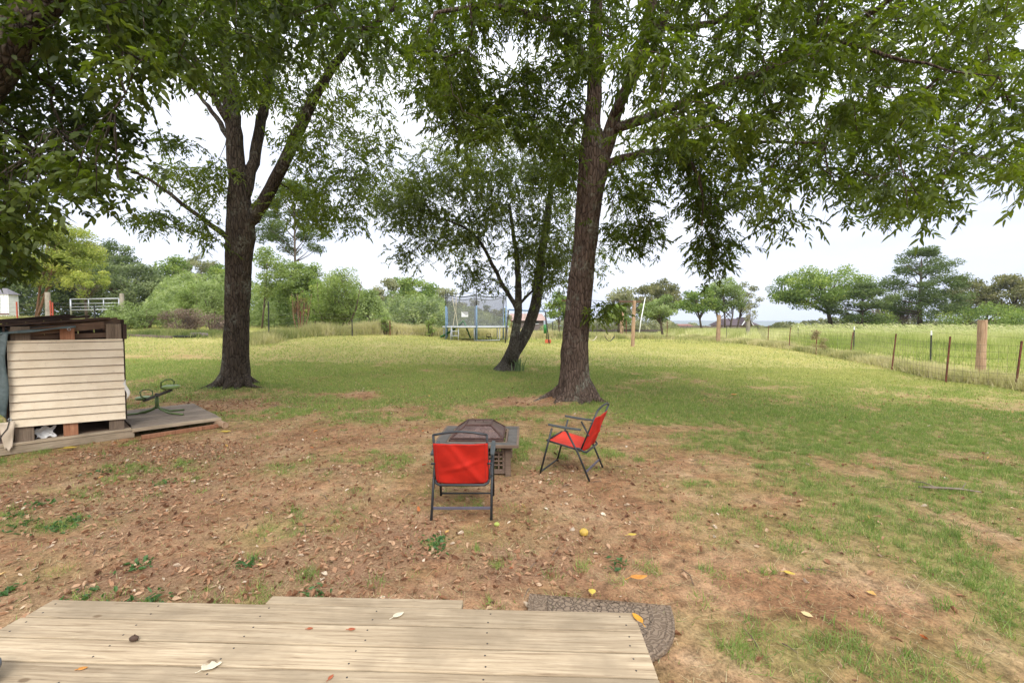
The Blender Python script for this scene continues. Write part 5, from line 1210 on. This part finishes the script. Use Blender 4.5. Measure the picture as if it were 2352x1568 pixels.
# platform
def platform():
    root = empty('wooden_platform', tuple(loc_ph(0, 0, 0)), PR, 'low weathered plank platform beside the playhouse carrying the seesaw', 'platform')
    dk = MB(); n = 13; w_ = 1.92 / n
    for i in range(n): dk.box((.56 + random.uniform(-.012, .012), .0 + (i + .5) * w_, .132), (1.14, w_ - .014, .026), tint=random.random())
    dk.build('decking', M['pal_grey'], root, bevel=.003)
    st = MB()
    for x in (.04, .56, 1.08): st.box((x, .97, .09), (.045, 1.86, .055))
    st.build('stringer', M['brown_wood'], root)
    fr = MB(); fr.box((.56, -.022, .118), (1.16, .038, .05)); fr.build('front_board', M['joist'], root, bevel=.004)
    o = MB().box((.62, -.19, .035), (1.12, .06, .06), rz=R(4)).build('ground_board', M['pal_or'], None, bevel=.005); o.location = tuple(loc_ph(0, 0, 0)); o.rotation_euler = (0, 0, PR); tag(o, 'reddish timber lying in the leaves in front of the platform', 'timber')
    o = MB().tube([(1.08, .16, .05), (1.10, -.12, .055), (1.13, -.30, .052)], [.055, .056, .052], 14).build('round_log', M['post_wood'], None, smooth=False); o.location = tuple(loc_ph(0, 0, 0)); o.rotation_euler = (0, 0, PR); tag(o, 'short round log sticking out under the platform corner', 'log')
platform()
def seesaw():
    hub = np.array([-6.24, 7.95, .146]); root = empty('seesaw', tuple(hub), 0, 'lime green two seat seesaw standing on the plank platform', 'seesaw'); root.scale = (.84, .84, .84)
    b = MB()
    for (dx, dy) in ((-.42, -.16), (-.62, -.40), (.70, -.22), (.35, .30)):
        b.tube([(0, 0, .16), (dx * .12, dy * .12, .09), (dx * .45, dy * .45, .025), (dx, dy, .018)], [.02, .019, .018, .018], 8)
    b.tube([(0, 0, .10), (0, 0, .36)], .034, 12); b.build('stand', M['lime'], root, smooth=True)
    pr_ = np.array([.62, -.42, .58]); pl = np.array([-.60, .40, .22]); mid = np.array([0, 0, .37])
    bm_ = MB(); bm_.beam(tuple(pl + (0, 0, -.03)), tuple(pr_ + (0, 0, -.03)), .05, .045); bm_.beam((0, 0, .30), (0, 0, .42), .05, .05, up=(1, 0, 0)); bm_.build('beam', M['brown_steel'], root, bevel=.004)
    d = (pr_ - pl) / np.linalg.norm(pr_ - pl); 
    for c, s in ((pr_, 1), (pl, -1)):
        st = MB(); prof = [(.02, 0), (.13, .0), (.155, .02), (.15, .05), (.12, .065), (.02, .055)]; st.lathe(prof, tuple(c), 22); st.build('seat', M['lime_seat'], root, smooth=True)
        e = -s * d; e = e * np.array([1, 1, .9]); h = c + e * .20; side = np.array([-d[1], d[0], 0]); side = side / np.linalg.norm(side)
        hb = MB(); up = np.array([0, 0, 1.0])
        hb.tube([tuple(h - side * .02), tuple(h - side * .10 + up * .05), tuple(h - side * .115 + up * .15 - e * .04), tuple(h - side * .05 + up * .20 - e * .08), tuple(h + side * .05 + up * .20 - e * .08), tuple(h + side * .115 + up * .15 - e * .04), tuple(h + side * .10 + up * .05), tuple(h + side * .02)], .014, 8)
        hb.build('handlebar', M['lime'], root, smooth=True)
seesaw()

# ------------------------------------------------------------------ fences
def tpost(mb, x, y, h, lean=(0, 0), z=None, wd=.034):
    z = float(H(x, y)) if z is None else z; a = (x, y, z - .1); b = (x + lean[0], y + lean[1], z + h)
    mb.beam(a, b, wd, .006, up=(0, 1, 0)); mb.beam((a[0], a[1] + .012, a[2]), (b[0], b[1] + .012, b[2]), .006, .03, up=(0, 1, 0))
def topx(u0, v0, u1, v1):
    g = G(u1, v1); t_ = at(u0, v0, g[1]); return g, t_
def c4(x, y): return ((2100 + .4133 * x) * .76563, (700 + .4133 * y) * .76563)
def right_fence():
    rootp = gp(13, 12); root = empty('wire_fence', tuple(rootp), 0, 'woven wire fence on rusty steel posts along the right side of the yard', 'fence')
    off = rootp
    posts = [((2338, 780), (2290, 1130)), ((1818, 748), (1783, 1085)), ((1425, 728), (1390, 995)), ((1112, 715), (1088, 890)), ((848, 700), (843, 880)), ((657, 682), (645, 840)), ((500, 667), (490, 820)), ((420, 675), (418, 765)), ((193, 670), (190, 775))]
    line = []
    for k, (a, b) in enumerate(posts):
        g, t_ = topx(*c4(*a), *c4(*b)); 
        mb = MB(); hgt = t_[2] - g[2]; x, y, z = g - off
        p0_ = (x, y, z - .1); p1_ = (x + (t_[0] - g[0]), y, z + hgt); mb.beam(p0_, p1_, .042, .008, up=(0, 1, 0)); mb.beam((p0_[0], p0_[1] + .016, p0_[2]), (p1_[0], p1_[1] + .016, p1_[2]), .008, .036, up=(0, 1, 0))
        mb.build('post', M['rust'] if k < 7 else M['black'], root); line.append((g, hgt))
    ext = line[0][0] + (line[0][0] - line[1][0]) * 2.2; line = [(np.array([ext[0], ext[1], 0.0]), 1.2)] + line
    wm = MB()
    for i in range(len(line) - 1):
        (a, ha), (b, hb) = line[i], line[i + 1]; hh = min(1.12, ha, hb)
        L = np.linalg.norm(b - a); n = max(2, int(L / .16)) if L < 9 else int(L / .3)
        for f in (.06, .2, .34, .5, .68, .84, 1.0): wm.tube([tuple(a - off + (0, 0, hh * f)), tuple((a + b) / 2 - off + (0, 0, hh * f - .02)), tuple(b - off + (0, 0, hh * f))], .0036, 3, caps=False)
        for q in range(n):
            p = a + (b - a) * (q / n) - off; wm.tube([tuple(p + (0, 0, .05)), tuple(p + (.01 * math.sin(q), 0, hh))], .0028, 3, caps=False)
    wm.build('wire_mesh', M['wire'], root)
right_fence()
def wood_post(name, label, top, bot, wpx, mt, grp=None, square=False):
    g, t_ = topx(*top, *bot); r_ = wpx / 2 / F * g[1]; mb = MB(); n = 14; h = t_[2] - g[2]; dx = t_[0] - g[0]
    pts = [(dx * f, 0, -.15 + (h + .15) * f) for f in np.linspace(0, 1, 9)]
    mb.tube(pts, [r_ * (1.06 - .1 * f + .03 * math.sin(f * 9)) for f in np.linspace(0, 1, 9)], 4 if square else n)
    o = mb.build(name, M[mt], None, bevel=.006); o.location = tuple(g); tag(o, label, 'post', grp); return o
wood_post('corner_post', 'thick round wooden post behind the wire fence at right', c4(2052, 628), c4(2035, 1010), 17, 'post_wood')
wood_post('gate_post', 'squared wooden gate post at the left end of the right fence', c4(138, 592), c4(130, 790), 9, 'post_wood')
wood_post('gate_post', 'grey wooden post in tall weeds behind the gate opening', c4(352, 592), c4(346, 770), 9, 'post_grey')
def electric_fence():
    pts = [((1680, 705), (1673, 935)), ((1120, 675), (1115, 850)), ((713, 665), (713, 795))]
    g0, _ = topx(*c4(*pts[0][0]), *c4(*pts[0][1])); root = empty('electric_fence', tuple(g0), 0, 'thin electric fence on black posts with white caps at the field edge', 'fence'); tops = []
    for a, b in pts:
        g, t_ = topx(*c4(*a), *c4(*b)); h = t_[2] - g[2]; p = g - g0; mb = MB(); mb.beam(tuple(p + (0, 0, -.1)), tuple(p + (t_[0] - g[0], 0, h - .16)), .045, .03, up=(0, 1, 0)); o = mb.build('post', M['black'], root)
        c = MB(); c.tube([tuple(p + (t_[0] - g[0], 0, h - .18)), tuple(p + (t_[0] - g[0], 0, h))], [.032, .024], 8); c.build('cap', M['white'], o); tops.append(p + (t_[0] - g[0], 0, h - .06))
    wm = MB(); tops = [tops[0] + (tops[0] - tops[1]) * .9] + tops
    for a, b in zip(tops[:-1], tops[1:]): wm.tube([tuple(a), tuple((a + b) / 2 + (0, 0, -.03)), tuple(b)], .004, 3)
    wm.build('wire', M['wire'], root)
electric_fence()
def back_fence():
    spec = [(618, 692, 780, 'black'), (691, 715, 768, 'rust'), (809, 735, 772, 'black'), (896, 737, 771, 'rust'), (1174, 733, 776, 'rust'), (1269, 738, 778, 'black'), (1345, 735, 777, 'rust'), (1438, 735, 778, 'rust'), (1532, 737, 779, 'rust')]
    g0 = G(spec[0][0], spec[0][2]); root = empty('back_fence', tuple(g0), 0, 'low wire fence overgrown with dry weeds across the back of the yard', 'fence'); pr_ = []
    for u, vt, vb, mt in spec:
        g = G(u, vb); h = at(u, vt, g[1])[2] - g[2]; mb = MB(); p = g - g0; mb.beam(tuple(p + (0, 0, -.1)), tuple(p + (0, 0, h)), .05, .035, up=(0, 1, 0)); mb.build('post', M[mt], root); pr_.append(p)
    wm = MB()
    for a, b in zip(pr_[:-1], pr_[1:]):
        for f in (.2, .45, .7, .95, 1.15): wm.tube([tuple(a + (0, 0, f)), tuple(b + (0, 0, f))], .004, 3, caps=False)
    wm.build('wire_mesh', M['wire'], root)
back_fence()
def left_fence():
    spec = [(41, 905, 963, 'rust_red'), (155, 902, 958, 'rust_red'), (162, 907, 958, 'rust_red'), (285, 915, 955, 'black')]
    spec = [(40, 693, 737, 'rust_red'), (117, 690, 735, 'rust_red'), (122, 694, 735, 'rust_red'), (218, 701, 736, 'black')]
    y = 31.0; g0 = gp(at(40, 700, y)[0], y); root = empty('left_fence', tuple(g0), 0, 'wire fence on red steel posts behind the playhouse roof', 'fence'); pr_ = []
    for u, vt, vb, mt in spec:
        b = at(u, vb, y); t_ = at(u, vt, y); p = b - g0; p[2] = b[2] - g0[2]; MB().beam(tuple(p + (0, 0, -.4)), tuple(p + (0, 0, t_[2] - b[2])), .07, .05, up=(0, 1, 0)).build('post', M[mt], root); pr_.append(p)
    pr_ = [pr_[0] - (3, 0, 0)] + pr_ ; wm = MB()
    for a, b in zip(pr_[:-1], pr_[1:]):
        for f in (.3, .6, .9, 1.15): wm.tube([tuple(a + (0, 0, f)), tuple(b + (0, 0, f))], .006, 3, caps=False)
    wm.build('wire', M['wire'], root)
left_fence()
def ypost(name, label, u, vt, vb, y, wpx, mt):
    b = at(u, vb, y); t_ = at(u, vt, y); r_ = wpx / 2 / F * y; mb = MB(); mb.tube([(0, 0, -.5), (0, 0, (t_[2] - b[2]) / 2), (0, 0, t_[2] - b[2])], [r_ * 1.05, r_, r_ * .95], 10)
    o = mb.build(name, M[mt], None); o.location = tuple(b); return tag(o, label, 'post')
ypost('fence_post', 'grey wooden post in front of the yellowing maple', 111, 671, 724, 33, 10, 'post_grey')
ypost('gate_post', 'grey wooden post at the right end of the pipe gate', 281, 674, 715, 36, 9, 'post_grey')
# pipe gate
def pipe_gate():
    y = 36.0; a = at(163, 714, y); b = at(274, 712, y); t1_ = at(163, 687, y)[2] - a[2]; root = empty('pipe_gate', tuple(a), 0, 'galvanised pipe farm gate standing left of the feathery shrubs', 'gate'); W = b[0] - a[0]
    fr = MB(); r_ = .045
    fr.tube([(0, 0, -.3), (0, 0, t1_)], r_ * 1.3, 8)
    for z in (t1_, .07): fr.tube([(0, 0, z), (W, 0, z + .05)], r_, 8)
    fr.tube([(W, 0, 0), (W, 0, t1_ + .05)], r_, 8); fr.build('gate_frame', M['galv'], root, smooth=True)
    br = MB(); 
    for f in (.35, .62): br.tube([(0, 0, t1_ * f), (W, 0, t1_ * f + .05)], r_ * .7, 6)
    for x in (.37, .68): br.tube([(W * x, 0, .07), (W * x, 0, t1_)], r_ * .8, 6)
    br.build('rail', M['galv'], root, smooth=True)
pipe_gate()
# white shed
def shed():
    y = 44.0; a = at(-75, 721, y); b = at(22, 721, y); W = b[0] - a[0]; h = at(42, 676, y)[2] - b[2]; root = empty('metal_shed', tuple(a), 0, 'white ribbed metal shed with grey gable roof at the far left', 'shed')
    wl = MB(); n = 26
    for i in range(n): wl.box((W * (i + .5) / n, .0, h / 2 - .3), (W / n - .02, .06 if i % 2 else .09, h + .6))
    wl.box((W / 2, .45, h / 2 - .3), (W - .06, .85, h + .58)); wl.build('wall', M['white'], root)
    rf = MB(); p = .62; rf.add([(-.1, -.12, h), (W + .12, -.12, h), (W + .12, 1.0, h), (-.1, 1.0, h), (-.1, .5, h + p), (W - .7, .5, h + p)], [(0, 1, 5, 4), (1, 2, 5), (2, 3, 4, 5), (3, 0, 4), (3, 2, 1, 0)]); rf.build('roof', plain('shed_roof', (.16, .15, .16), .7, 0, .2, 2), root)
    d = MB(); d.box((W * .66, -.07, h * .44), (1.2, .03, h * .86)); dd = d.build('door', plain('shed_door', (.66, .68, .70), .5, 0, .1, 4), root); hd = MB(); hd.box((W * .66 + .4, -.11, h * .5), (.06, .05, .25)); hd.build('handle', M['black'], dd)
    sk = MB(); sk.box((W / 2, -.08, .0), (W + .05, .05, .10)); sk.build('base_trim', M['rust'], root)
shed()
# garden bed board and black tray + rock pile
g = G(400, 776); mb = MB(); a_ = G(286, 772); b_ = G(395, 777); mb.beam((a_[0] - g[0], a_[1] - g[1], a_[2] - g[2] + .05), (b_[0] - g[0], b_[1] - g[1], b_[2] - g[2] + .05), .09, .13)
o = mb.build('garden_edging', M['pal_grey'], None); o.location = tuple(g); tag(o, 'low grey timber edging along the old garden bed', 'edging')
g = G(425, 775); mb = MB(); mb.lathe([(.36, 0), (.42, .10), (.40, .10), (.35, .03)], (0, 0, 0), 20); o = mb.build('plant_tray', M['black'], None, smooth=True); o.location = tuple(g); o.scale = (1.3, .8, 1); tag(o, 'shallow black tray at the edge of the garden bed', 'tray')
g = G(458, 773); mb = MB()
for k in range(9):
    a = random.uniform(0, 6.28); q = random.uniform(0, .45); mb.lathe([(.05, 0), (.16, .05), (.15, .14), (.05, .18)], (q * math.cos(a), q * math.sin(a) * .6, .1 * (.45 - q)), 7)
o = mb.build('rock_pile', plain('garden_rock', (.17, .13, .13), .9, 0, .4, 6), None); o.location = tuple(g); tag(o, 'little heap of brownish rocks in the garden bed', 'rock pile')

# ------------------------------------------------------------------ trampoline
def trampoline():
    gl = G(1022, 784); gr = G(1165, 782); y = 27.6; cx_ = at(1093, 760, y)[0]; g = gp(cx_, y); R_ = 1.93; zb = .78
    root = empty('trampoline', tuple(g), 0, 'round trampoline with grey safety net and blue padded poles', 'trampoline')
    rg = MB(); rg.tube([(R_ * math.cos(t), R_ * math.sin(t), zb) for t in np.linspace(0, 2 * math.pi, 41)], .045, 8); rg.build('rim_frame', M['galv'], root, smooth=True)
    pd = MB(); n = 40; vs = []
    for i in range(n):
        t = 2 * math.pi * i / n
        for r_, z in ((R_ - .28, zb + .03), (R_ + .05, zb + .055), (R_ + .07, zb + .0)): vs.append((r_ * math.cos(t), r_ * math.sin(t), z))
    fs = []
    for i in range(n):
        for j in range(2): a = i * 3 + j; b = ((i + 1) % n) * 3 + j; fs.append((a, a + 1, b + 1, b))
    pd.add(vs, fs); pd.build('edge_pad', plain('faded_pad', (.50, .53, .55), .6, 0, .2, 4), root, solid=.02)
    bd = MB(); bd.lathe([(R_ - .3, zb), (R_ - .3, zb + .01)], (0, 0, 0), 40); bd.build('jumping_bed', M['black'], root)
    for k in range(4):
        a = k * math.pi / 2 + .45; l = MB(); e = .42
        p1_ = (R_ * math.cos(a - e), R_ * math.sin(a - e)); p2_ = (R_ * math.cos(a + e), R_ * math.sin(a + e))
        l.tube([(p1_[0], p1_[1], zb), (p1_[0], p1_[1], .03), (p2_[0], p2_[1], .03), (p2_[0], p2_[1], zb)], .03, 6); l.build('leg', M['galv'], root, smooth=True)
    for k in range(6):
        a = k * math.pi / 3 - 1.47; x, y_ = (R_ + .09) * math.cos(a), (R_ + .09) * math.sin(a); o = MB().tube([(x, y_, .05), (x, y_, 2.0)], .042, 8).build('net_pole', M['blue'], root, smooth=True)
        MB().tube([(x, y_, 2.0), (x, y_, 2.92)], .026, 6).build('pole_top', M['black'], o, smooth=True)
    m, t, p, o = newmat('net_mesh'); p.inputs['Base Color'].default_value = (.16, .16, .165, 1); p.inputs['Roughness'].default_value = .9
    tr = N(t, 'ShaderNodeBsdfTransparent'); mx = N(t, 'ShaderNodeMixShader'); mx.inputs[0].default_value = .60; Lk(t, p.outputs[0], mx.inputs[1]); Lk(t, tr.outputs[0], mx.inputs[2]); Lk(t, mx.outputs[0], o.inputs[0])
    n = 48; vs = []
    for j, (z, rr) in enumerate(((zb + .05, R_ - .25), (1.3, R_ - .27), (2.0, R_ - .2), (2.62, R_ - .10))):
        for i in range(n): 
            t_ = 2 * math.pi * i / n; sagz = (-.12 * abs(math.sin(3 * (t_ + 1.47)))) if j == 3 else 0; vs.append((rr * math.cos(t_), rr * math.sin(t_), z + sagz))
    fs = [(j * n + i, j * n + (i + 1) % n, (j + 1) * n + (i + 1) % n, (j + 1) * n + i) for j in range(3) for i in range(n)]
    nb = MB(); nb.add(vs, fs); no = nb.build('safety_net', m, root, smooth=True)
    tp = MB(); tp.tube([vs[3 * n + i % n] for i in range(n + 1)], .02, 5); tp.tube([(v[0], v[1], v[2] + .16) for v in [vs[3 * n + i % n] for i in range(n + 1)]], .012, 4); tp.build('net_cord', M['black'], no, smooth=True)
    pa = MB(); pa.box((-.50, -(R_ - .34), 1.52), (.40, .02, .30), rz=-.25); pa.build('patch', M['white'], no)
    ld = MB()
    for s in (-1, 1): ld.tube([(-1.05 + s * .22, -R_ * .86 - .35, .02), (-1.05 + s * .20, -R_ * .86 - .02, .86)], .028, 6)
    for z, yy in ((.3, -.25), (.55, -.15)): ld.tube([(-1.27, -R_ * .86 + yy, z), (-.83, -R_ * .86 + yy, z)], .025, 6)
    ld.build('ladder', M['galv'], root, smooth=True)
    # loose white straps on the net door
    sp = MB(); sp.tube([(-1.18, -1.60, .85), (-1.05, -1.60, 1.6), (-1.22, -1.58, 2.5)], .014, 4); sp.tube([(-.9, -1.70, .85), (-1.0, -1.68, 1.6), (-.98, -1.66, 2.55)], .014, 4); sp.build('door_strap', M['cream'], no)
trampoline()
# slide behind the trampoline
g = G(1010, 777); g = gp(at(1012, 760, 27.5)[0], 27.5)
def sl(u, v): z = .04 + .95 * v ** 1.3; return (v * 1.35 + .0, (u - .5) * .5 + v * .5, z + .10 * abs(2 * u - 1) ** 3)
so_ = empty('play_slide', tuple(g), 0, 'green plastic slide at the left of the trampoline', 'slide'); sheet(9, 16, sl, 'chute', M['green_pl'], so_, .03)
ls = MB(); 
for s in (-.2, .2): ls.tube([(1.75, .6 + s, 0), (1.38, .5 + s, .98)], .03, 6)
for z in (.25, .5, .75): ls.tube([(1.66 - z * .3, .35, z), (1.66 - z * .3, .78, z)], .02, 5)
ls.build('ladder', M['green_pl'], so_, smooth=True)
# small toy under the trampoline
g = gp(at(1122, 760, 27.0)[0], 27.0); mb = MB()
mb.tube([(-.12, 0, 0), (-.1, 0, .42), (.1, .05, .45), (.2, 0, 0)], .02, 6); mb.tube([(-.15, .15, 0), (-.1, .1, .3), (.15, .15, 0)], .02, 6); mb.lathe([(.02, .2), (.12, .22), (.13, .26), (.02, .27)], (.02, .05, 0), 12)
o = mb.build('ride_on_toy', M['black'], None, smooth=True); o.location = tuple(g); tag(o, 'small dark ride on toy under the trampoline', 'toy')
# swing set
def swing_set():
    y = 26.0; xl = at(1168, 750, y)[0]; xr = at(1252, 750, y)[0]; g = gp((xl + xr) / 2, y); hw = (xr - xl) / 2; zt = at(1200, 712, y)[2] - g[2]
    root = empty('swing_set', tuple(g), 0, 'metal swing set with blue top bar between the trampoline and the big trunk', 'swing set')
    MB().tube([(-hw, 0, zt + .02), (hw + .15, 0, zt - .08)], .045, 8).build('top_bar', M['blue'], root, smooth=True)
    for s in (-1, 1):
        for d in (-1, 1): MB().tube([(s * hw, 0, zt - (.04 if s > 0 else 0)), (s * hw + s * .18, d * .75, .0)], .032, 6).build('leg', M['brown_steel'], root, smooth=True)
    l = MB(); 
    for x in (-.1, .3): l.tube([(x, 0, zt - .04), (x, .0, .55)], .008, 4)
    l.box((.1, 0, .55), (.46, .18, .03)); l.build('swing_seat', M['lime_seat'], root)
    b = MB(); b.tube([(hw + .0, -.2, .55), (hw + .0, -.2, 1.05)], [.10, .10], 10); b.build('climbing_hold', M['green_pl'], root, smooth=True)
    b = MB(); b.box((hw + .12, -.62, .12), (.34, .10, .20)); b.build('foot_guard', plain('orange_plastic', (.55, .12, .05), .5, 0, .2, 5), root, bevel=.01)
swing_set()
# clothesline with two belt swings hung from it
def clothesline():
    g = G(1453, 796); g2_ = gp(at(1322, 750, g[1])[0], g[1]); hz = at(1456, 690, g[1])[2] - g[2]
    root = empty('clothesline', tuple(g), 0, 'wooden clothesline post with crossbar and wires right of the red barked tree', 'clothesline')
    for q in (np.zeros(3), g2_ - g):
        MB().tube([tuple(q + (0, 0, -.1)), tuple(q + (.03, 0, hz * .5)), tuple(q + (.07, 0, hz))], [.105, .10, .095], 12).build('post', M['post_wood'], root)
        c = MB(); c.beam(tuple(q + (-.75, 0, hz - .06)), tuple(q + (.42, 0, hz - .06)), .09, .09); c.build('crossbar', M['brown_wood'], root)
    wr = MB()
    for k in (-.4, .1): wr.tube([tuple(np.array([k, 0, hz])), tuple((g2_ - g) / 2 + (k, 0, hz - .06)), tuple(g2_ - g + (k, 0, hz))], .006, 4)
    wr.build('line', M['wire'], root)
    for (u0, u1, v0, v1, mt, lb) in ((1349, 1371, 772, 782, 'cream', 'cream belt swing seat hanging near the big trunk'), (1389, 1411, 772, 783, 'black', 'dark belt swing seat hanging left of the clothesline post')):
        a = at(u0, v0, g[1] - .05); b = at(u1, v0, g[1] - .05); r_ = empty('belt_swing', tuple(a), 0, lb, 'swing'); W = b[0] - a[0]; sg = (v1 - v0) / F * g[1]
        def f(u, v): return (u * W, (v - .5) * .15, -sg * math.sin(math.pi * u))
        sheet(14, 3, f, 'seat', M[mt], r_, .02); zt_ = g[2] + hz - a[2]
        for x in (0, W): MB().tube([(x, 0, 0), (x * .8 + W * .1, .02, zt_)], .008, 4).build('rope', M['wire'], r_)
clothesline()
g = gp(at(1467, 745, 45)[0], 45); mb = MB(); mb.tube([(0, 0, -.2), (.2, 0, 1.7), (.62, 0, 4.2 - .0)], [.06, .055, .04], 8); o = mb.build('utility_pole', M['white'], None, smooth=True); o.location = tuple(g); tag(o, 'thin leaning white pole right of the clothesline', 'pole')
o.scale = (1, 1, (at(1470, 683, 45)[2] - g[2]) / 4.2)
g = gp(at(1428, 745, 42)[0], 42); h = at(1428, 716, 42)[2] - g[2]; mb = MB(); mb.tube([(0, 0, -.2), (.0, 0, h / 2), (.05, 0, h)], [.16, .155, .15], 10); o = mb.build('wooden_post', M['post_wood'], None); o.location = tuple(g); tag(o, 'distant brown wooden post left of the clothesline post', 'post')
# buildings
def house(name, label, u0, u1, vr, ve, vb, y, depth, roof, wall, hip=.0, gable=None):
    a = at(u0, vb, y); b = at(u1, vb, y); W = b[0] - a[0]; he = at(u0, ve, y)[2] - a[2]; hr = at(u0, vr, y)[2] - a[2]; root = empty(name, tuple(a), 0, label, 'house')
    MB().box((W / 2, depth / 2, he / 2 - 2), (W - .5, depth - .5, he + 4)).build('wall', wall, root)
    rf = MB(); rf.add([(-.3, -.3, he), (W + .3, -.3, he), (W + .3, depth + .3, he), (-.3, depth + .3, he), (hip, depth / 2, hr), (W - hip, depth / 2, hr)], [(0, 1, 5, 4), (1, 2, 5), (2, 3, 4, 5), (3, 0, 4), (3, 2, 1, 0)]); ro = rf.build('roof', roof, root)
    wn = MB(); n = max(2, int(W / 2.5))
    for i in range(n):
        o_ = MB().box((W * (i + .5) / n, .22, he * .5), (.9, .06, he * .42)).build('window', M['black'], root); MB().box((W * (i + .5) / n, .20, he * .26), (1.1, .10, .07)).build('sill', M['white'], o_)
    if gable:
        gx, gw, gh = gable; g_ = MB(); x = W * gx; g_.add([(x - gw, -.5, he), (x + gw, -.5, he), (x, -.5, he + gh), (x - gw, depth / 2, he), (x + gw, depth / 2, he), (x, depth / 2, he + gh)], [(0, 1, 2), (1, 4, 5, 2), (3, 0, 2, 5), (4, 3, 5)]); gg = g_.build('dormer', roof, root)
        t = MB(); t.beam((x - gw, -.56, he), (x, -.56, he + gh), .12, .22, up=(0, 1, 0)); t.beam((x + gw, -.56, he), (x, -.56, he + gh), .12, .22, up=(0, 1, 0)); t.build('gable_trim', M['white'], gg)
    return root
house('house', 'house with dark roof and small white trimmed dormer beyond the gate opening', 1668, 1742, 731, 747, 764, 105, 9, M['roof_dark'], M['wall_tan'], 1.0, (.62, 1.3, 1.9))
house('house', 'low building with pinkish tan roof behind the swing set', 1168, 1252, 719, 736, 746, 80, 8, M['roof_tan'], M['fence_board'], .3)
house('house', 'distant low brick house under the elms right of the clothesline', 1500, 1600, 744, 751, 758, 170, 10, M['brick'], M['brick'], 1.0)
house('shed', 'small bright white shed left of the dark roofed house', 1624, 1646, 751, 754, 761, 120, 4, M['white'], M['white'], .2)
def far_board_fence():
    a = at(1330, 752, 78); b = at(1700, 753, 95); root = empty('board_fence', tuple(a), 0, 'long brown board fence in the distance behind the clothesline', 'fence'); mb = MB(); n = 90
    pm = MB()
    for i in range(n):
        p = (b - a) * (i + .5) / n; g_ = float(H(a[0] + p[0], a[1] + p[1])) - a[2]
        mb.box((p[0], p[1], (g_ + 1.0) / 1 - .55), (np.linalg.norm(b - a) / n - .03, .04, 1.35), rz=math.atan2(b[1] - a[1], b[0] - a[0]))
        if i % 8 == 0: pm.box((p[0], p[1] - .08, g_ + .45), (.12, .1, 1.5))
    mb.build('boards', M['fence_board'], root); pm.build('post', M['fence_board'], root)
far_board_fence()
# irises
def iris(u, v, hpx, n, label, seed, spread=.14):
    g = G(u, v); hh = hpx / F * g[1]; r = np.random.default_rng(seed); mb = MB()
    for k in range(n):
        a = r.uniform(0, 6.28); q = r.uniform(0, spread); x, y = q * math.cos(a), q * math.sin(a) * .6; h = hh * r.uniform(.6, 1.1); ln = r.uniform(-.45, .45); wd = r.uniform(.010, .019)
        pts = [(x + ln * h * t * t, y - .08 * h * t, h * (t - .18 * t ** 4 * abs(ln) * 2)) for t in np.linspace(0, 1, 7)]; vs = []
        for i, p in enumerate(pts): w_ = wd * (1 - (i / 6) ** 2.2) + .0008; vs += [(p[0] - w_, p[1], p[2]), (p[0] + w_, p[1] + .004, p[2])]
        mb.add(vs, [(2 * i, 2 * i + 1, 2 * i + 3, 2 * i + 2) for i in range(6)], r.random())
    o = mb.build('iris_clump', M['iris'], None, smooth=True); o.location = tuple(g); tag(o, label, 'iris')
M['iris'] = leafmat('iris_blade', [(0, (.08, .12, .05)), (.5, (.14, .20, .10)), (1, (.26, .32, .19))], .25)
iris(1283, 905, 28, 15, 'left iris clump growing at the foot of the red barked tree', 1)
iris(1318, 912, 36, 22, 'larger iris clump right of centre at the foot of the red barked tree', 2)
iris(1190, 852, 34, 26, 'dark iris clump beside the slim leaning tree', 3, .22)
# haze
def haze():
    m = bpy.data.materials.new('haze_air'); m.use_nodes = True; t = m.node_tree; t.nodes.clear(); o = N(t, 'ShaderNodeOutputMaterial'); v = N(t, 'ShaderNodeVolumePrincipled')
    v.inputs['Color'].default_value = (.80, .87, 1, 1); v.inputs['Density'].default_value = .00022; v.inputs['Anisotropy'].default_value = .0; Lk(t, v.outputs[0], o.inputs['Volume'])
    mb = MB(); mb.box((0, 2900, 60), (10600, 6500, 300)); h = mb.build('haze', m); tag(h, kind='stuff'); return h
if True: haze()
